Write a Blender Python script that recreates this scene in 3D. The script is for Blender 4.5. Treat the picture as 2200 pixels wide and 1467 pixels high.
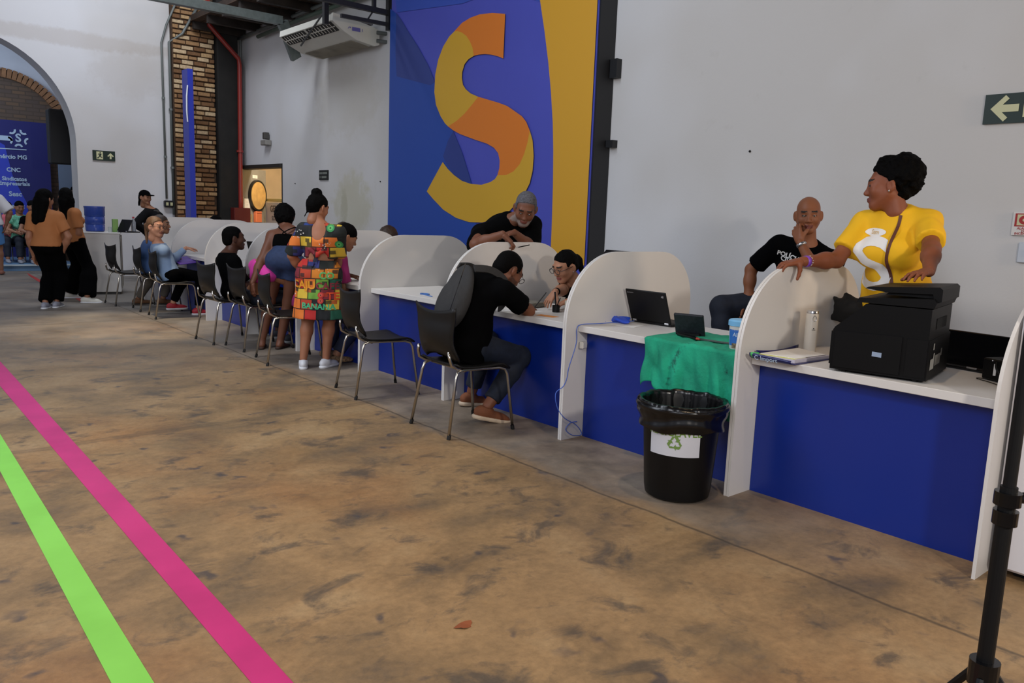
import bpy, math, random
import numpy as np
from mathutils import Vector, Matrix
from mathutils.bvhtree import BVHTree
for o in list(bpy.data.objects): bpy.data.objects.remove(o)
SC = bpy.context.scene; COL = SC.collection
# ---------------------------------------------------------------- camera
PITCH, ROLL, YAW, CX, CH, FPX = 0.1571, 0.0372, 0.7147, -3.5613, 1.4372, 1716.9
_cy, _sy, _cp, _sp = math.cos(YAW), math.sin(YAW), math.cos(PITCH), math.sin(PITCH)
FWD = np.array([_sy*_cp, _cy*_cp, -_sp]); _R = np.array([_cy, -_sy, 0.0]); _U = np.cross(_R, FWD)
RGT = math.cos(ROLL)*_R + math.sin(ROLL)*_U; UPV = -math.sin(ROLL)*_R + math.cos(ROLL)*_U
CAM = np.array([CX, 0.0, CH])
cd = bpy.data.cameras.new('camera'); cam = bpy.data.objects.new('camera', cd); COL.objects.link(cam)
cd.sensor_width = 36.0; cd.lens = FPX/2200*36.0; cd.clip_start = .05; cd.clip_end = 200
cam.matrix_world = Matrix(((RGT[0], UPV[0], -FWD[0], CAM[0]), (RGT[1], UPV[1], -FWD[1], CAM[1]),
                           (RGT[2], UPV[2], -FWD[2], CAM[2]), (0, 0, 0, 1)))
SC.camera = cam
cd.dof.use_dof = False
# ---------------------------------------------------------------- world, lights, exposure
SC.view_settings.view_transform = 'Standard'; SC.view_settings.look = 'None'
SC.view_settings.exposure = 0.92; SC.view_settings.gamma = 1.0
w = bpy.data.worlds.new('World'); SC.world = w; w.use_nodes = True
w.node_tree.nodes['Background'].inputs[0].default_value = (.74, .76, .90, 1)
w.node_tree.nodes['Background'].inputs[1].default_value = 0.20
def area(name, loc, target, size, power, color, size_y=None, spread=None):
    l = bpy.data.lights.new(name, 'AREA'); l.energy = power; l.color = color; l.size = size
    if size_y: l.shape = 'RECTANGLE'; l.size_y = size_y
    if spread: l.spread = math.radians(spread)
    o = bpy.data.objects.new(name, l); COL.objects.link(o); o.location = loc
    o.rotation_euler = (Vector(target)-Vector(loc)).to_track_quat('-Z', 'Y').to_euler(); return o
def spot(name, loc, target, power, color, ang, blend=.5, r=.08):
    l = bpy.data.lights.new(name, 'SPOT'); l.energy = power; l.color = color; l.spot_size = math.radians(ang)
    l.spot_blend = blend; l.shadow_soft_size = r
    o = bpy.data.objects.new(name, l); COL.objects.link(o); o.location = loc
    o.rotation_euler = (Vector(target)-Vector(loc)).to_track_quat('-Z', 'Y').to_euler(); return o
area('hall_window_light', (-7.5, -1.0, 4.6), (1.5, 6, 1.0), 3.0, 105, (.93, .94, 1.0), 3.0)
area('overhead_wall_fill', (-.9, 6.0, 7.0), (3.2, 6.0, 2.0), 1.2, 245, (.82, .89, 1.0), 15.0)  # unseen overhead strip, added to brighten the right wall
area('far_wall_fill', (.2, 12.6, 6.6), (.6, 16.5, 2.0), 3.0, 95, (.86, .91, 1.0), 1.0)  # added fill aimed at the far wall, no visible source
area('stand_lamp_light', (-1.9, -1.6, 2.3), (.8, 5.5, .9), .22, 34, (1.0, .93, .84))
area('right_doorway_light', (2.3, -3.0, 2.4), (.6, 1.6, .8), .5, 42, (1.0, .76, .52))
spot('ceiling_spot_light', (-1.0, 9.6, 5.2), (-1.0, 9.9, 0), 420, (1.0, .80, .52), 34, .8, .05)
spot('ceiling_spot_light', (-3.4, 2.6, 5.2), (-3.2, 3.2, 0), 130, (1.0, .80, .55), 60, .9, .05)
spot('ceiling_spot_light', (-.6, 1.6, 5.2), (-.9, 2.2, 0), 90, (1.0, .74, .48), 62, 1.0, .06)
spot('ceiling_spot_light', (-.6, 6.2, 5.2), (-.6, 6.0, 0), 80, (1.0, .9, .76), 70, 1.0, .1)
area('arch_room_light', (-2.2, 18.6, 4.4), (-1.0, 21, 1.6), 2.0, 34, (.68, .82, 1.0), 2.0)
area('side_room_lamp', (3.75, 15.2, 2.9), (4.3, 15.9, 1.4), .3, 36, (1.0, .86, .64))
# ---------------------------------------------------------------- surveying helpers (a pixel of the photo to a world point on a known plane)
def ray(x, y): return FPX*FWD + (x-1100)*RGT - (y-733.5)*UPV
def onX(x, y, X): d = ray(x, y); return CAM + d*((X-CAM[0])/d[0])
def onY(x, y, Y): d = ray(x, y); return CAM + d*((Y-CAM[1])/d[1])
def onZ(x, y, Z=0.0): d = ray(x, y); return CAM + d*((Z-CAM[2])/d[2])
# ---------------------------------------------------------------- materials
MATS = {}
def lin(c):
    if isinstance(c, str): c = [int(c[i:i+2], 16)/255 for i in (0, 2, 4)]
    return tuple((v/12.92 if v <= .04045 else ((v+.055)/1.055)**2.4) for v in c)
def mat(name, col, rough=.5, metal=0.0, noise=0.0, nscale=8.0, bump=0.0, bscale=60.0, emit=0.0, alpha=1.0, coat=0.0, trans=0.0, spec=None, col2=None):
    if name in MATS: return MATS[name]
    m = bpy.data.materials.new(name); m.use_nodes = True; nt = m.node_tree; b = nt.nodes['Principled BSDF']
    c = lin(col) if isinstance(col, str) else tuple(col)
    b.inputs['Base Color'].default_value = (*c, 1); b.inputs['Roughness'].default_value = rough; b.inputs['Metallic'].default_value = metal
    b.inputs['Coat Weight'].default_value = coat; b.inputs['Transmission Weight'].default_value = trans
    if spec is not None: b.inputs['Specular IOR Level'].default_value = spec
    if alpha < 1: b.inputs['Alpha'].default_value = alpha
    if emit: b.inputs['Emission Color'].default_value = (*c, 1); b.inputs['Emission Strength'].default_value = emit
    tc = nt.nodes.new('ShaderNodeTexCoord')
    if noise or col2:
        n = nt.nodes.new('ShaderNodeTexNoise'); n.inputs['Scale'].default_value = nscale; n.inputs['Detail'].default_value = 5
        nt.links.new(tc.outputs['Object'], n.inputs['Vector'])
        r = nt.nodes.new('ShaderNodeValToRGB'); r.color_ramp.elements[0].position = .35; r.color_ramp.elements[1].position = .65
        c2 = (lin(col2) if isinstance(col2, str) else col2) if col2 else tuple(v*(1-noise) for v in c)
        r.color_ramp.elements[0].color = (*c2, 1); r.color_ramp.elements[1].color = (*c, 1)
        nt.links.new(n.outputs['Fac'], r.inputs['Fac']); nt.links.new(r.outputs['Color'], b.inputs['Base Color'])
    if bump:
        n2 = nt.nodes.new('ShaderNodeTexNoise'); n2.inputs['Scale'].default_value = bscale; n2.inputs['Detail'].default_value = 4
        nt.links.new(tc.outputs['Object'], n2.inputs['Vector'])
        bp = nt.nodes.new('ShaderNodeBump'); bp.inputs['Strength'].default_value = bump; bp.inputs['Distance'].default_value = .01
        nt.links.new(n2.outputs['Fac'], bp.inputs['Height']); nt.links.new(bp.outputs['Normal'], b.inputs['Normal'])
    MATS[name] = m; return m
def vmat(name, rough=.6, sss=0.0, bump=0.0, bscale=40.0, spec=.4):
    """colour comes from the mesh's own colour attribute (skin tone, lips, brows, printed cloth)"""
    if name in MATS: return MATS[name]
    m = mat(name, (.5, .5, .5), rough, bump=bump, bscale=bscale, spec=spec); nt = m.node_tree
    a = nt.nodes.new('ShaderNodeVertexColor'); a.layer_name = 'Col'
    nt.links.new(a.outputs['Color'], nt.nodes['Principled BSDF'].inputs['Base Color']); return m
# ---------------------------------------------------------------- things and meshes
MW = {}
def thing(name, label, cat, loc=(0, 0, 0), rz=0.0, group=None, kind=None):
    o = bpy.data.objects.new(name, None); COL.objects.link(o); o.empty_display_size = .1
    o.location = loc; o.rotation_euler = (0, 0, rz)
    MW[o.name] = Matrix.Translation(Vector(loc)) @ Matrix.Rotation(rz, 4, 'Z')
    if kind: o['kind'] = kind
    if label: o['label'] = label; o['category'] = cat
    if group: o['group'] = group
    return o
def tag(o, label, cat, group=None):
    o['label'] = label; o['category'] = cat
    if group: o['group'] = group
    return o
def mesh_obj(name, V, F, m, parent=None, world=False, smooth=False, fm=None, cols=None, kind=None):
    me = bpy.data.meshes.new(name)
    V = np.asarray(V, float).reshape(-1, 3)
    if world and parent is not None:
        inv = np.array(MW[root_of(parent).name].inverted()); V = V@inv[:3, :3].T + inv[:3, 3]
    me.from_pydata(V.tolist(), [], [tuple(int(i) for i in f) for f in F]) if not isinstance(F, np.ndarray) else quads_mesh(me, V, F)
    ms = m if isinstance(m, (list, tuple)) else [m]
    for x in ms: me.materials.append(x)
    if fm is not None: me.polygons.foreach_set('material_index', np.asarray(fm, np.int32))
    if smooth: me.polygons.foreach_set('use_smooth', np.ones(len(me.polygons), bool))
    if cols is not None:
        a = me.color_attributes.new('Col', 'FLOAT_COLOR', 'POINT')
        c = np.ones((len(V), 4)); c[:, :3] = cols; a.data.foreach_set('color', c.ravel())
    me.update()
    o = bpy.data.objects.new(name, me); COL.objects.link(o)
    if parent is not None: o.parent = parent
    if kind: o['kind'] = kind
    return o
def root_of(o):
    while o.parent is not None: o = o.parent
    return o
def quads_mesh(me, V, F):
    me.vertices.add(len(V)); me.vertices.foreach_set('co', V.ravel())
    n = len(F); k = F.shape[1]
    me.loops.add(n*k); me.loops.foreach_set('vertex_index', F.ravel().astype(np.int32))
    me.polygons.add(n); me.polygons.foreach_set('loop_start', np.arange(0, n*k, k, dtype=np.int32))
    me.polygons.foreach_set('loop_total', np.full(n, k, np.int32)); me.update(calc_edges=True)
def nrm(v): v = np.asarray(v, float); return v/max(1e-9, np.linalg.norm(v))
def frame(d):
    d = nrm(d); a = np.array([0, 0, 1.0]) if abs(d[2]) < .9 else np.array([1.0, 0, 0])
    u = nrm(np.cross(a, d)); v = np.cross(d, u); return u, v, d
class MB:
    def __init__(s): s.V = []; s.F = []; s.M = []
    def add(s, V, F, mi=0):
        b = len(s.V); s.V += [tuple(map(float, v)) for v in V]; s.F += [tuple(b+i for i in f) for f in F]; s.M += [mi]*len(F); return s
    def box(s, c, size, rz=0.0, mi=0, bev=0.0, R=None):
        hx, hy, hz = (v/2 for v in size); V = []
        if bev and min(hx, hy, hz) > bev:
            b = bev
            for sx in (-1, 1):
                for sy in (-1, 1):
                    for sz in (-1, 1):
                        V += [(sx*hx, sy*(hy-b), sz*(hz-b)), (sx*(hx-b), sy*hy, sz*(hz-b)), (sx*(hx-b), sy*(hy-b), sz*hz)]
            def k(sx, sy, sz, a): return ((sx > 0)*4+(sy > 0)*2+(sz > 0))*3+a
            F = []
            for sg in (-1, 1):
                q = [(-1, -1), (1, -1), (1, 1), (-1, 1)]; q = q if sg > 0 else q[::-1]
                F.append([k(sg, a, c_, 0) for a, c_ in q]); F.append([k(c_, sg, a, 1) for a, c_ in q]); F.append([k(a, c_, sg, 2) for a, c_ in q])
            for a in (-1, 1):
                for c_ in (-1, 1):
                    for (f, g, mk) in ((1, 2, lambda t: (t, a, c_)), (0, 2, lambda t: (a, t, c_)), (0, 1, lambda t: (a, c_, t))):
                        q = [k(*mk(-1), f), k(*mk(1), f), k(*mk(1), g), k(*mk(-1), g)]; F.append(q)
            for sx in (-1, 1):
                for sy in (-1, 1):
                    for sz in (-1, 1): F.append([k(sx, sy, sz, i) for i in range(3)])
            F = [orient(V, f) for f in F]
        else:
            V = [(x*hx, y*hy, z*hz) for x in (-1, 1) for y in (-1, 1) for z in (-1, 1)]
            F = [(0, 1, 3, 2), (4, 6, 7, 5), (0, 4, 5, 1), (2, 3, 7, 6), (0, 2, 6, 4), (1, 5, 7, 3)]
        Rm = np.array(R) if R is not None else np.array(Matrix.Rotation(rz, 3, 'Z'))
        return s.add(np.array(V)@Rm.T + np.array(c, float), F, mi)
    def cyl(s, a, b, r1, r2=None, n=16, mi=0, cap=True):
        r2 = r1 if r2 is None else r2; a = np.array(a, float); b = np.array(b, float); u, v, d = frame(b-a); V = []
        for p, r in ((a, r1), (b, r2)):
            for i in range(n): t = 2*math.pi*i/n; V.append(p+r*(math.cos(t)*u+math.sin(t)*v))
        F = [(i, (i+1) % n, n+(i+1) % n, n+i) for i in range(n)]
        if cap: F += [tuple(range(n))[::-1], tuple(range(n, 2*n))]
        return s.add(V, F, mi)
    def tube(s, P, r, n=8, mi=0, rs=None):
        P = [np.array(p, float) for p in P]; V = []; prev = None
        for i, p in enumerate(P):
            d = nrm((P[min(i+1, len(P)-1)]-P[max(i-1, 0)]))
            if prev is None: u, v, _ = frame(d)
            else: u = nrm(prev-d*np.dot(prev, d)); v = np.cross(d, u)
            prev = u; rr = rs[i] if rs else r
            for k in range(n): t = 2*math.pi*k/n; V.append(p+rr*(math.cos(t)*u+math.sin(t)*v))
        F = [(i*n+k, i*n+(k+1) % n, (i+1)*n+(k+1) % n, (i+1)*n+k) for i in range(len(P)-1) for k in range(n)]
        F += [tuple(range(n))[::-1], tuple(range((len(P)-1)*n, len(P)*n))]
        return s.add(V, F, mi)
    def lathe(s, prof, c=(0, 0, 0), n=32, mi=0, cap=(False, False)):
        V = [(c[0]+r*math.cos(2*math.pi*k/n), c[1]+r*math.sin(2*math.pi*k/n), c[2]+z) for r, z in prof for k in range(n)]
        F = [(i*n+k, i*n+(k+1) % n, (i+1)*n+(k+1) % n, (i+1)*n+k) for i in range(len(prof)-1) for k in range(n)]
        if cap[0]: F.append(tuple(range(n))[::-1])
        if cap[1]: F.append(tuple(range((len(prof)-1)*n, len(prof)*n)))
        return s.add(V, F, mi)
    def prism(s, poly, origin, u, v, w, mi=0):
        """poly (2-D) laid out on u, v and extruded by vector w"""
        o = np.array(origin, float); u = np.array(u, float); v = np.array(v, float); w = np.array(w, float); n = len(poly)
        A = [o+a*u+b*v for a, b in poly]; V = A+[p+w for p in A]
        F = [tuple(range(n))[::-1], tuple(range(n, 2*n))]+[(i, (i+1) % n, n+(i+1) % n, n+i) for i in range(n)]
        return s.add(V, F, mi)
    def sphere(s, c, r, n=12, mi=0, sc=(1, 1, 1)):
        V = []; m = max(4, n//2)
        for i in range(m+1):
            ph = math.pi*i/m
            for k in range(n): t = 2*math.pi*k/n; V.append((c[0]+r*sc[0]*math.sin(ph)*math.cos(t), c[1]+r*sc[1]*math.sin(ph)*math.sin(t), c[2]-r*sc[2]*math.cos(ph)))
        F = [(i*n+k, i*n+(k+1) % n, (i+1)*n+(k+1) % n, (i+1)*n+k) for i in range(m) for k in range(n)]
        return s.add(V, F, mi)
    def grid(s, fn, nu, nv, thick=None, mi=0):
        """surface fn(u,v) for u,v in 0..1; thick gives it a second side"""
        P = np.array([[fn(i/nu, j/nv) for j in range(nv+1)] for i in range(nu+1)], float)
        idx = lambda i, j: i*(nv+1)+j
        F = [(idx(i, j), idx(i+1, j), idx(i+1, j+1), idx(i, j+1)) for i in range(nu) for j in range(nv)]
        V = P.reshape(-1, 3)
        if thick:
            du = np.gradient(P, axis=0); dv = np.gradient(P, axis=1); N = np.cross(du, dv); N /= np.linalg.norm(N, axis=2, keepdims=True)+1e-9
            B = (P-N*thick).reshape(-1, 3); o = len(V); F2 = [tuple(o+i for i in f[::-1]) for f in F]
            ring = [idx(i, 0) for i in range(nu)]+[idx(nu, j) for j in range(nv)]+[idx(i, nv) for i in range(nu, 0, -1)]+[idx(0, j) for j in range(nv, 0, -1)]
            F3 = [(ring[k], o+ring[k], o+ring[(k+1) % len(ring)], ring[(k+1) % len(ring)]) for k in range(len(ring))]
            V = np.vstack([V, B]); F = F+F2+F3
        return s.add(V, F, mi)
    def build(s, name, m, parent=None, world=False, smooth=False, kind=None, auto=None):
        o = mesh_obj(name, s.V, s.F, m, parent, world, smooth or bool(auto), s.M if isinstance(m, (list, tuple)) else None, kind=kind)
        if auto: o.data.set_sharp_from_angle(angle=math.radians(auto))
        return o
def orient(V, f):
    P = [np.array(V[i]) for i in f]; c = sum(P)/len(P); n = np.cross(P[1]-P[0], P[2]-P[0])
    return tuple(f) if np.dot(n, c) > 0 else tuple(f[::-1])
def dup_tree(o, parent=None, loc=None, rz=None, label=None, group=None):
    c = o.copy(); COL.objects.link(c); c.parent = parent
    if loc is not None: c.location = loc
    if rz is not None: c.rotation_euler = (0, 0, rz)
    if loc is not None: MW[c.name] = Matrix.Translation(Vector(loc)) @ Matrix.Rotation(rz or 0, 4, 'Z')
    if label: c['label'] = label
    if group: c['group'] = group
    for ch in o.children: dup_tree(ch, c)
    return c
def text_geo(s, size=1.0, bold=0.0, align='LEFT', shear=0.0, space=1.0):
    cu = bpy.data.curves.new('t', 'FONT'); cu.body = s; cu.size = size; cu.offset = bold*size; cu.align_x = align; cu.align_y = 'CENTER'
    cu.shear = shear; cu.space_character = space; cu.resolution_u = 3
    o = bpy.data.objects.new('t', cu); COL.objects.link(o); dg = bpy.context.evaluated_depsgraph_get()
    me = bpy.data.meshes.new_from_object(o.evaluated_get(dg))
    V = [tuple(v.co)[:2] for v in me.vertices]; F = [tuple(p.vertices) for p in me.polygons]
    bpy.data.objects.remove(o); bpy.data.curves.remove(cu); bpy.data.meshes.remove(me); return V, F
def lettering(s, size, origin, u, v, m, parent, name='lettering', bold=0.0, align='LEFT', sx=1.0, off=.001, shear=0.0, world=True, space=1.0):
    V, F = text_geo(s, size, bold, align, shear, space); o = np.array(origin, float); u = nrm(u); v = nrm(v); n = np.cross(u, v)
    P = [o+a*sx*u+b*v+n*off for a, b in V]
    return mesh_obj(name, P, F, m, parent, world)
def flat(polys, origin, u, v, m, parent, name, off=.001, world=True):
    """flat printed shapes: polys of (a,b) on u,v"""
    o = np.array(origin, float); u = nrm(u); v = nrm(v); n = np.cross(u, v); V = []; F = []
    for p in polys:
        b = len(V); V += [o+a*u+c*v+n*off for a, c in p]; F.append(tuple(range(b, b+len(p))))
    return mesh_obj(name, V, F, m, parent, world)
# value noise for organic displacement
_rng = np.random.RandomState(7); _NT = _rng.rand(32, 32, 32)
def vnoise(P):
    P = np.asarray(P, float); i = np.floor(P).astype(int); f = P-i; f = f*f*(3-2*f); out = 0
    for a in (0, 1):
        for b in (0, 1):
            for c in (0, 1):
                wgt = (f[..., 0] if a else 1-f[..., 0])*(f[..., 1] if b else 1-f[..., 1])*(f[..., 2] if c else 1-f[..., 2])
                out = out+wgt*_NT[(i[..., 0]+a) % 32, (i[..., 1]+b) % 32, (i[..., 2]+c) % 32]
    return out*2-1
# ================================================================ SETTING
X, Y, Z = np.eye(3)
def node_mat(name, rough=.7):
    m = mat(name, (.5, .5, .5), rough); nt = m.node_tree; b = nt.nodes['Principled BSDF']
    tc = [n for n in nt.nodes if n.type == 'TEX_COORD'][0]; return m, nt, b, tc
def N(nt, t, **k):
    n = nt.nodes.new(t)
    for a, v in k.items():
        if a == 'op': n.operation = v
        elif a.startswith('i_'): n.inputs[int(a[2:]) if a[2:].isdigit() else a[2:].replace('_', ' ')].default_value = v
        else: setattr(n, a, v)
    return n
def ramp(nt, fac, stops, interp='LINEAR'):
    r = nt.nodes.new('ShaderNodeValToRGB'); r.color_ramp.interpolation = interp; e = r.color_ramp.elements
    while len(e) < len(stops): e.new(.5)
    for i, (p, c) in enumerate(stops): e[i].position = p; e[i].color = (*c, 1) if len(c) == 3 else c
    nt.links.new(fac, r.inputs['Fac']); return r.outputs['Color']
def mixc(nt, fac, a, b, mode='MIX'):
    m = nt.nodes.new('ShaderNodeMix'); m.data_type = 'RGBA'; m.blend_type = mode
    for s, v in ((m.inputs[0], fac), (m.inputs[6], a), (m.inputs[7], b)):
        if hasattr(v, 'is_linked') or hasattr(v, 'links'): nt.links.new(v, s)
        else: s.default_value = v if not isinstance(v, tuple) else (*v, 1)
    return m.outputs[2]
def mathn(nt, op, a, b=None, c=None, clamp=False):
    m = nt.nodes.new('ShaderNodeMath'); m.operation = op; m.use_clamp = clamp
    for i, v in enumerate((a, b, c)):
        if v is None: continue
        if hasattr(v, 'links'): nt.links.new(v, m.inputs[i])
        else: m.inputs[i].default_value = v
    return m.outputs[0]
def sstep(nt, v, lo, hi):
    m = nt.nodes.new('ShaderNodeMapRange'); m.interpolation_type = 'SMOOTHSTEP'; nt.links.new(v, m.inputs[0])
    m.inputs[1].default_value = lo; m.inputs[2].default_value = hi; return m.outputs[0]
# ---- concrete floor
fm, nt, b, tc = node_mat('worn_concrete', .62)
def noise(sc, det=6, rgh=.6, vec=None, dist=0.0):
    n = N(nt, 'ShaderNodeTexNoise'); n.inputs['Scale'].default_value = sc; n.inputs['Detail'].default_value = det
    n.inputs['Roughness'].default_value = rgh; n.inputs['Distortion'].default_value = dist
    nt.links.new(vec or tc.outputs['Object'], n.inputs['Vector']); return n.outputs['Fac']
sep = N(nt, 'ShaderNodeSeparateXYZ'); nt.links.new(tc.outputs['Object'], sep.inputs[0])
mp = N(nt, 'ShaderNodeMapping'); mp.inputs['Rotation'].default_value = (0, 0, .9); mp.inputs['Scale'].default_value = (1.0, 1.35, 1); nt.links.new(tc.outputs['Object'], mp.inputs[0])
base = ramp(nt, noise(1.5, 9, .60, mp.outputs[0], .4), [(.30, lin('625444')), (.43, lin('856c4c')), (.55, lin('9b7d57')), (.74, lin('a88d67'))])
orange = ramp(nt, noise(.7, 5, .55), [(.52, (0, 0, 0)), (.72, (1, 1, 1))])
base = mixc(nt, mathn(nt, 'MULTIPLY', orange, .42), base, lin('a5692f'))
dark = ramp(nt, noise(3.6, 10, .66, mp.outputs[0], .5), [(.54, (0, 0, 0)), (.66, (1, 1, 1))])
base = mixc(nt, mathn(nt, 'MULTIPLY', dark, .72), base, lin('47423d'))
vor = N(nt, 'ShaderNodeTexVoronoi', voronoi_dimensions='2D'); vor.inputs['Scale'].default_value = 3.1; vor.inputs['Randomness'].default_value = 1
wv = N(nt, 'ShaderNodeTexNoise'); wv.inputs['Scale'].default_value = 9; nt.links.new(tc.outputs['Object'], wv.inputs['Vector'])
va = N(nt, 'ShaderNodeVectorMath', operation='MULTIPLY_ADD'); nt.links.new(wv.outputs['Color'], va.inputs[0]); va.inputs[1].default_value = (.26, .26, .0); nt.links.new(tc.outputs['Object'], va.inputs[2])
nt.links.new(va.outputs[0], vor.inputs['Vector'])
sp = ramp(nt, vor.outputs['Distance'], [(.05, (1, 1, 1)), (.15, (0, 0, 0))])
pick = ramp(nt, noise(2.6, 3), [(.50, (0, 0, 0)), (.58, (1, 1, 1))])
base = mixc(nt, mathn(nt, 'MULTIPLY', mathn(nt, 'MULTIPLY', sp, pick), .75), base, lin('3c3b42'))
fine = ramp(nt, noise(26, 8, .75), [(.35, (.80, .80, .80)), (.65, (1.12, 1.12, 1.12))])
base = mixc(nt, 1.0, base, fine, 'MULTIPLY')
nz = noise(.9, 4)
gx = mathn(nt, 'ADD', sep.outputs['X'], mathn(nt, 'MULTIPLY', mathn(nt, 'SUBTRACT', nz, .5), .5))
band = mathn(nt, 'MULTIPLY', sstep(nt, gx, -.62, -.42), sstep(nt, sep.outputs['Y'], 1.2, 2.6))
grey = ramp(nt, noise(2.5, 8, .65), [(.35, lin('5d5751')), (.65, lin('95897b'))])
base = mixc(nt, mathn(nt, 'MULTIPLY', band, .8), base, grey)
far = sstep(nt, sep.outputs['Y'], 5.0, 11.5)
base = mixc(nt, mathn(nt, 'MULTIPLY', far, .75), base, ramp(nt, noise(1.1, 5), [(.35, lin('5f5d5b')), (.65, lin('8f8b86'))]))
jd = mathn(nt, 'ABSOLUTE', mathn(nt, 'ADD', sep.outputs['X'], mathn(nt, 'MULTIPLY_ADD', noise(3, 4), .05, .50)))
jl = ramp(nt, jd, [(.004, (1, 1, 1)), (.014, (0, 0, 0))])
jd2 = mathn(nt, 'ABSOLUTE', mathn(nt, 'SUBTRACT', mathn(nt, 'PINGPONG', mathn(nt, 'ADD', sep.outputs['Y'], mathn(nt, 'MULTIPLY', noise(2, 4), .12)), 2.6), .02))
jl2 = ramp(nt, jd2, [(.006, (.8, .8, .8)), (.03, (0, 0, 0))])
base = mixc(nt, mathn(nt, 'MULTIPLY', jl, .65), base, lin('3c352c')); base = mixc(nt, mathn(nt, 'MULTIPLY', jl2, .45), base, lin('4a4034'))
nt.links.new(base, b.inputs['Base Color'])
rr = ramp(nt, noise(2.2, 6), [(.3, (.42, .42, .42)), (.7, (.72, .72, .72))]); nt.links.new(rr, b.inputs['Roughness'])
bp = N(nt, 'ShaderNodeBump'); bp.inputs['Strength'].default_value = .25; bp.inputs['Distance'].default_value = .01; nt.links.new(noise(18, 8, .7), bp.inputs['Height']); nt.links.new(bp.outputs[0], b.inputs['Normal'])
f = MB(); f.box((-3.5, 9.5, -.1), (21.0, 33, .2)); fl = f.build('floor', fm, kind='structure')
# ---- plaster walls
def plaster(name, tint, stain=None):
    global nt, tc
    m, nt, b, tc = node_mat(name, .85); sp_ = N(nt, 'ShaderNodeSeparateXYZ'); nt.links.new(tc.outputs['Object'], sp_.inputs[0])
    c = ramp(nt, noise(.45, 3, .45), [(.36, (tint[0]*.86, tint[1]*.83, tint[2]*.78)), (.60, tint)])  # broad beige variation painted in for the soft light bands on the walls
    gr = ramp(nt, noise(3.5, 8, .7), [(.62, (0, 0, 0)), (.8, (1, 1, 1))]); c = mixc(nt, mathn(nt, 'MULTIPLY', gr, .16), c, lin('8c8470'))
    if stain:
        for (yc, zc, ry, rz, col, k) in stain:
            dy = mathn(nt, 'DIVIDE', mathn(nt, 'SUBTRACT', sp_.outputs[stain_ax], yc), ry); dz = mathn(nt, 'DIVIDE', mathn(nt, 'SUBTRACT', sp_.outputs['Z'], zc), rz)
            d = mathn(nt, 'ADD', mathn(nt, 'MULTIPLY', dy, dy), mathn(nt, 'MULTIPLY', dz, dz))
            d = mathn(nt, 'ADD', d, mathn(nt, 'MULTIPLY', mathn(nt, 'SUBTRACT', noise(5, 8, .7), .5), 2.4))
            c = mixc(nt, mathn(nt, 'MULTIPLY', sstep(nt, d, 1.1, .3), k), c, lin(col))
    nt.links.new(c, b.inputs['Base Color'])
    bp = N(nt, 'ShaderNodeBump'); bp.inputs['Strength'].default_value = .12; bp.inputs['Distance'].default_value = .01; nt.links.new(noise(45, 6, .6), bp.inputs['Height']); nt.links.new(bp.outputs[0], b.inputs['Normal'])
    return m
stain_ax = 'Y'
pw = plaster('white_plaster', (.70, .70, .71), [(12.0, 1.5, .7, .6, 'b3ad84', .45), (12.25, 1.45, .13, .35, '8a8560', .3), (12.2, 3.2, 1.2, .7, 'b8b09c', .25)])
stain_ax = 'X'
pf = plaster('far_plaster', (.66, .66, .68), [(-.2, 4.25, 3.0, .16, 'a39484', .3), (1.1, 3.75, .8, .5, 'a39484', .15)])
def yz_prism(poly, x0, x1): return MB().prism(poly, (x0, 0, 0), Y, Z, (x1-x0)*X)
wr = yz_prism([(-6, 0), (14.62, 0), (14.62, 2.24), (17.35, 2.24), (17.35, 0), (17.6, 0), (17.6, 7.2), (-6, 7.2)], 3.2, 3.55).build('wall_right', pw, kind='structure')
A = [(-9, 0), (-3.3, 0)] + [(-1.6+1.7*math.cos(t), 2.45+1.75*math.sin(t)) for t in np.linspace(math.pi, 0, 40)] + [(.1, 0), (3.2, 0), (3.2, 7.2), (-9, 7.2)]
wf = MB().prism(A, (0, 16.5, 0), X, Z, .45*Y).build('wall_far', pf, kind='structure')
roofm = mat('dark_roof', '2a231d', .9, noise=.4, nscale=3)
MB().box((-3.2, 5.5, 7.3), (12.8, 23, .2)).build('ceiling', roofm, kind='structure')
# ---- mezzanine slab of dark boards over the far right corner
wood_d = mat('dark_boards', '3a2a1f', .85, noise=.5, nscale=6)
mz = MB().box((2.66, 13.4, 4.93), (1.06, 6.2, .1)).build('trim_1', wood_d, kind='structure')
bm_ = mat('dark_beam', '2b221c', .8, noise=.4, nscale=9)
for yy in np.arange(11, 16.4, .75): MB().box((2.66, yy, 4.80), (1.0, .09, .14)).build('beam', bm_, mz)
for xx in np.arange(2.2, 3.2, .18): MB().box((xx, 13.4, 4.872), (.165, 6.2, .012)).build('board', mat('board_wood', '4a3322', .8, noise=.5, nscale=14), mz)
# ---- room beyond the arch
pb = mat('cool_plaster', (.62, .66, .74), .85, noise=.12, nscale=2)
wb = MB().box((-3, 21.2, 3.2), (14, .2, 6.4)).build('wall_back', pb, kind='structure')
brm, nt, b, tc = node_mat('far_brickwork', .9)
bt = N(nt, 'ShaderNodeTexBrick'); bt.inputs['Scale'].default_value = 1; bt.inputs['Brick Width'].default_value = .26; bt.inputs['Row Height'].default_value = .085; bt.inputs['Mortar Size'].default_value = .012
bt.inputs['Color1'].default_value = (*lin('705a47'), 1); bt.inputs['Color2'].default_value = (*lin('5a4e48'), 1); bt.inputs['Mortar'].default_value = (*lin('54483f'), 1)
mpb = N(nt, 'ShaderNodeMapping'); mpb.inputs['Rotation'].default_value = (math.pi/2, 0, 0); nt.links.new(tc.outputs['Object'], mpb.inputs[0]); nt.links.new(mpb.outputs[0], bt.inputs['Vector']); nt.links.new(bt.outputs['Color'], b.inputs['Base Color'])
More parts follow.
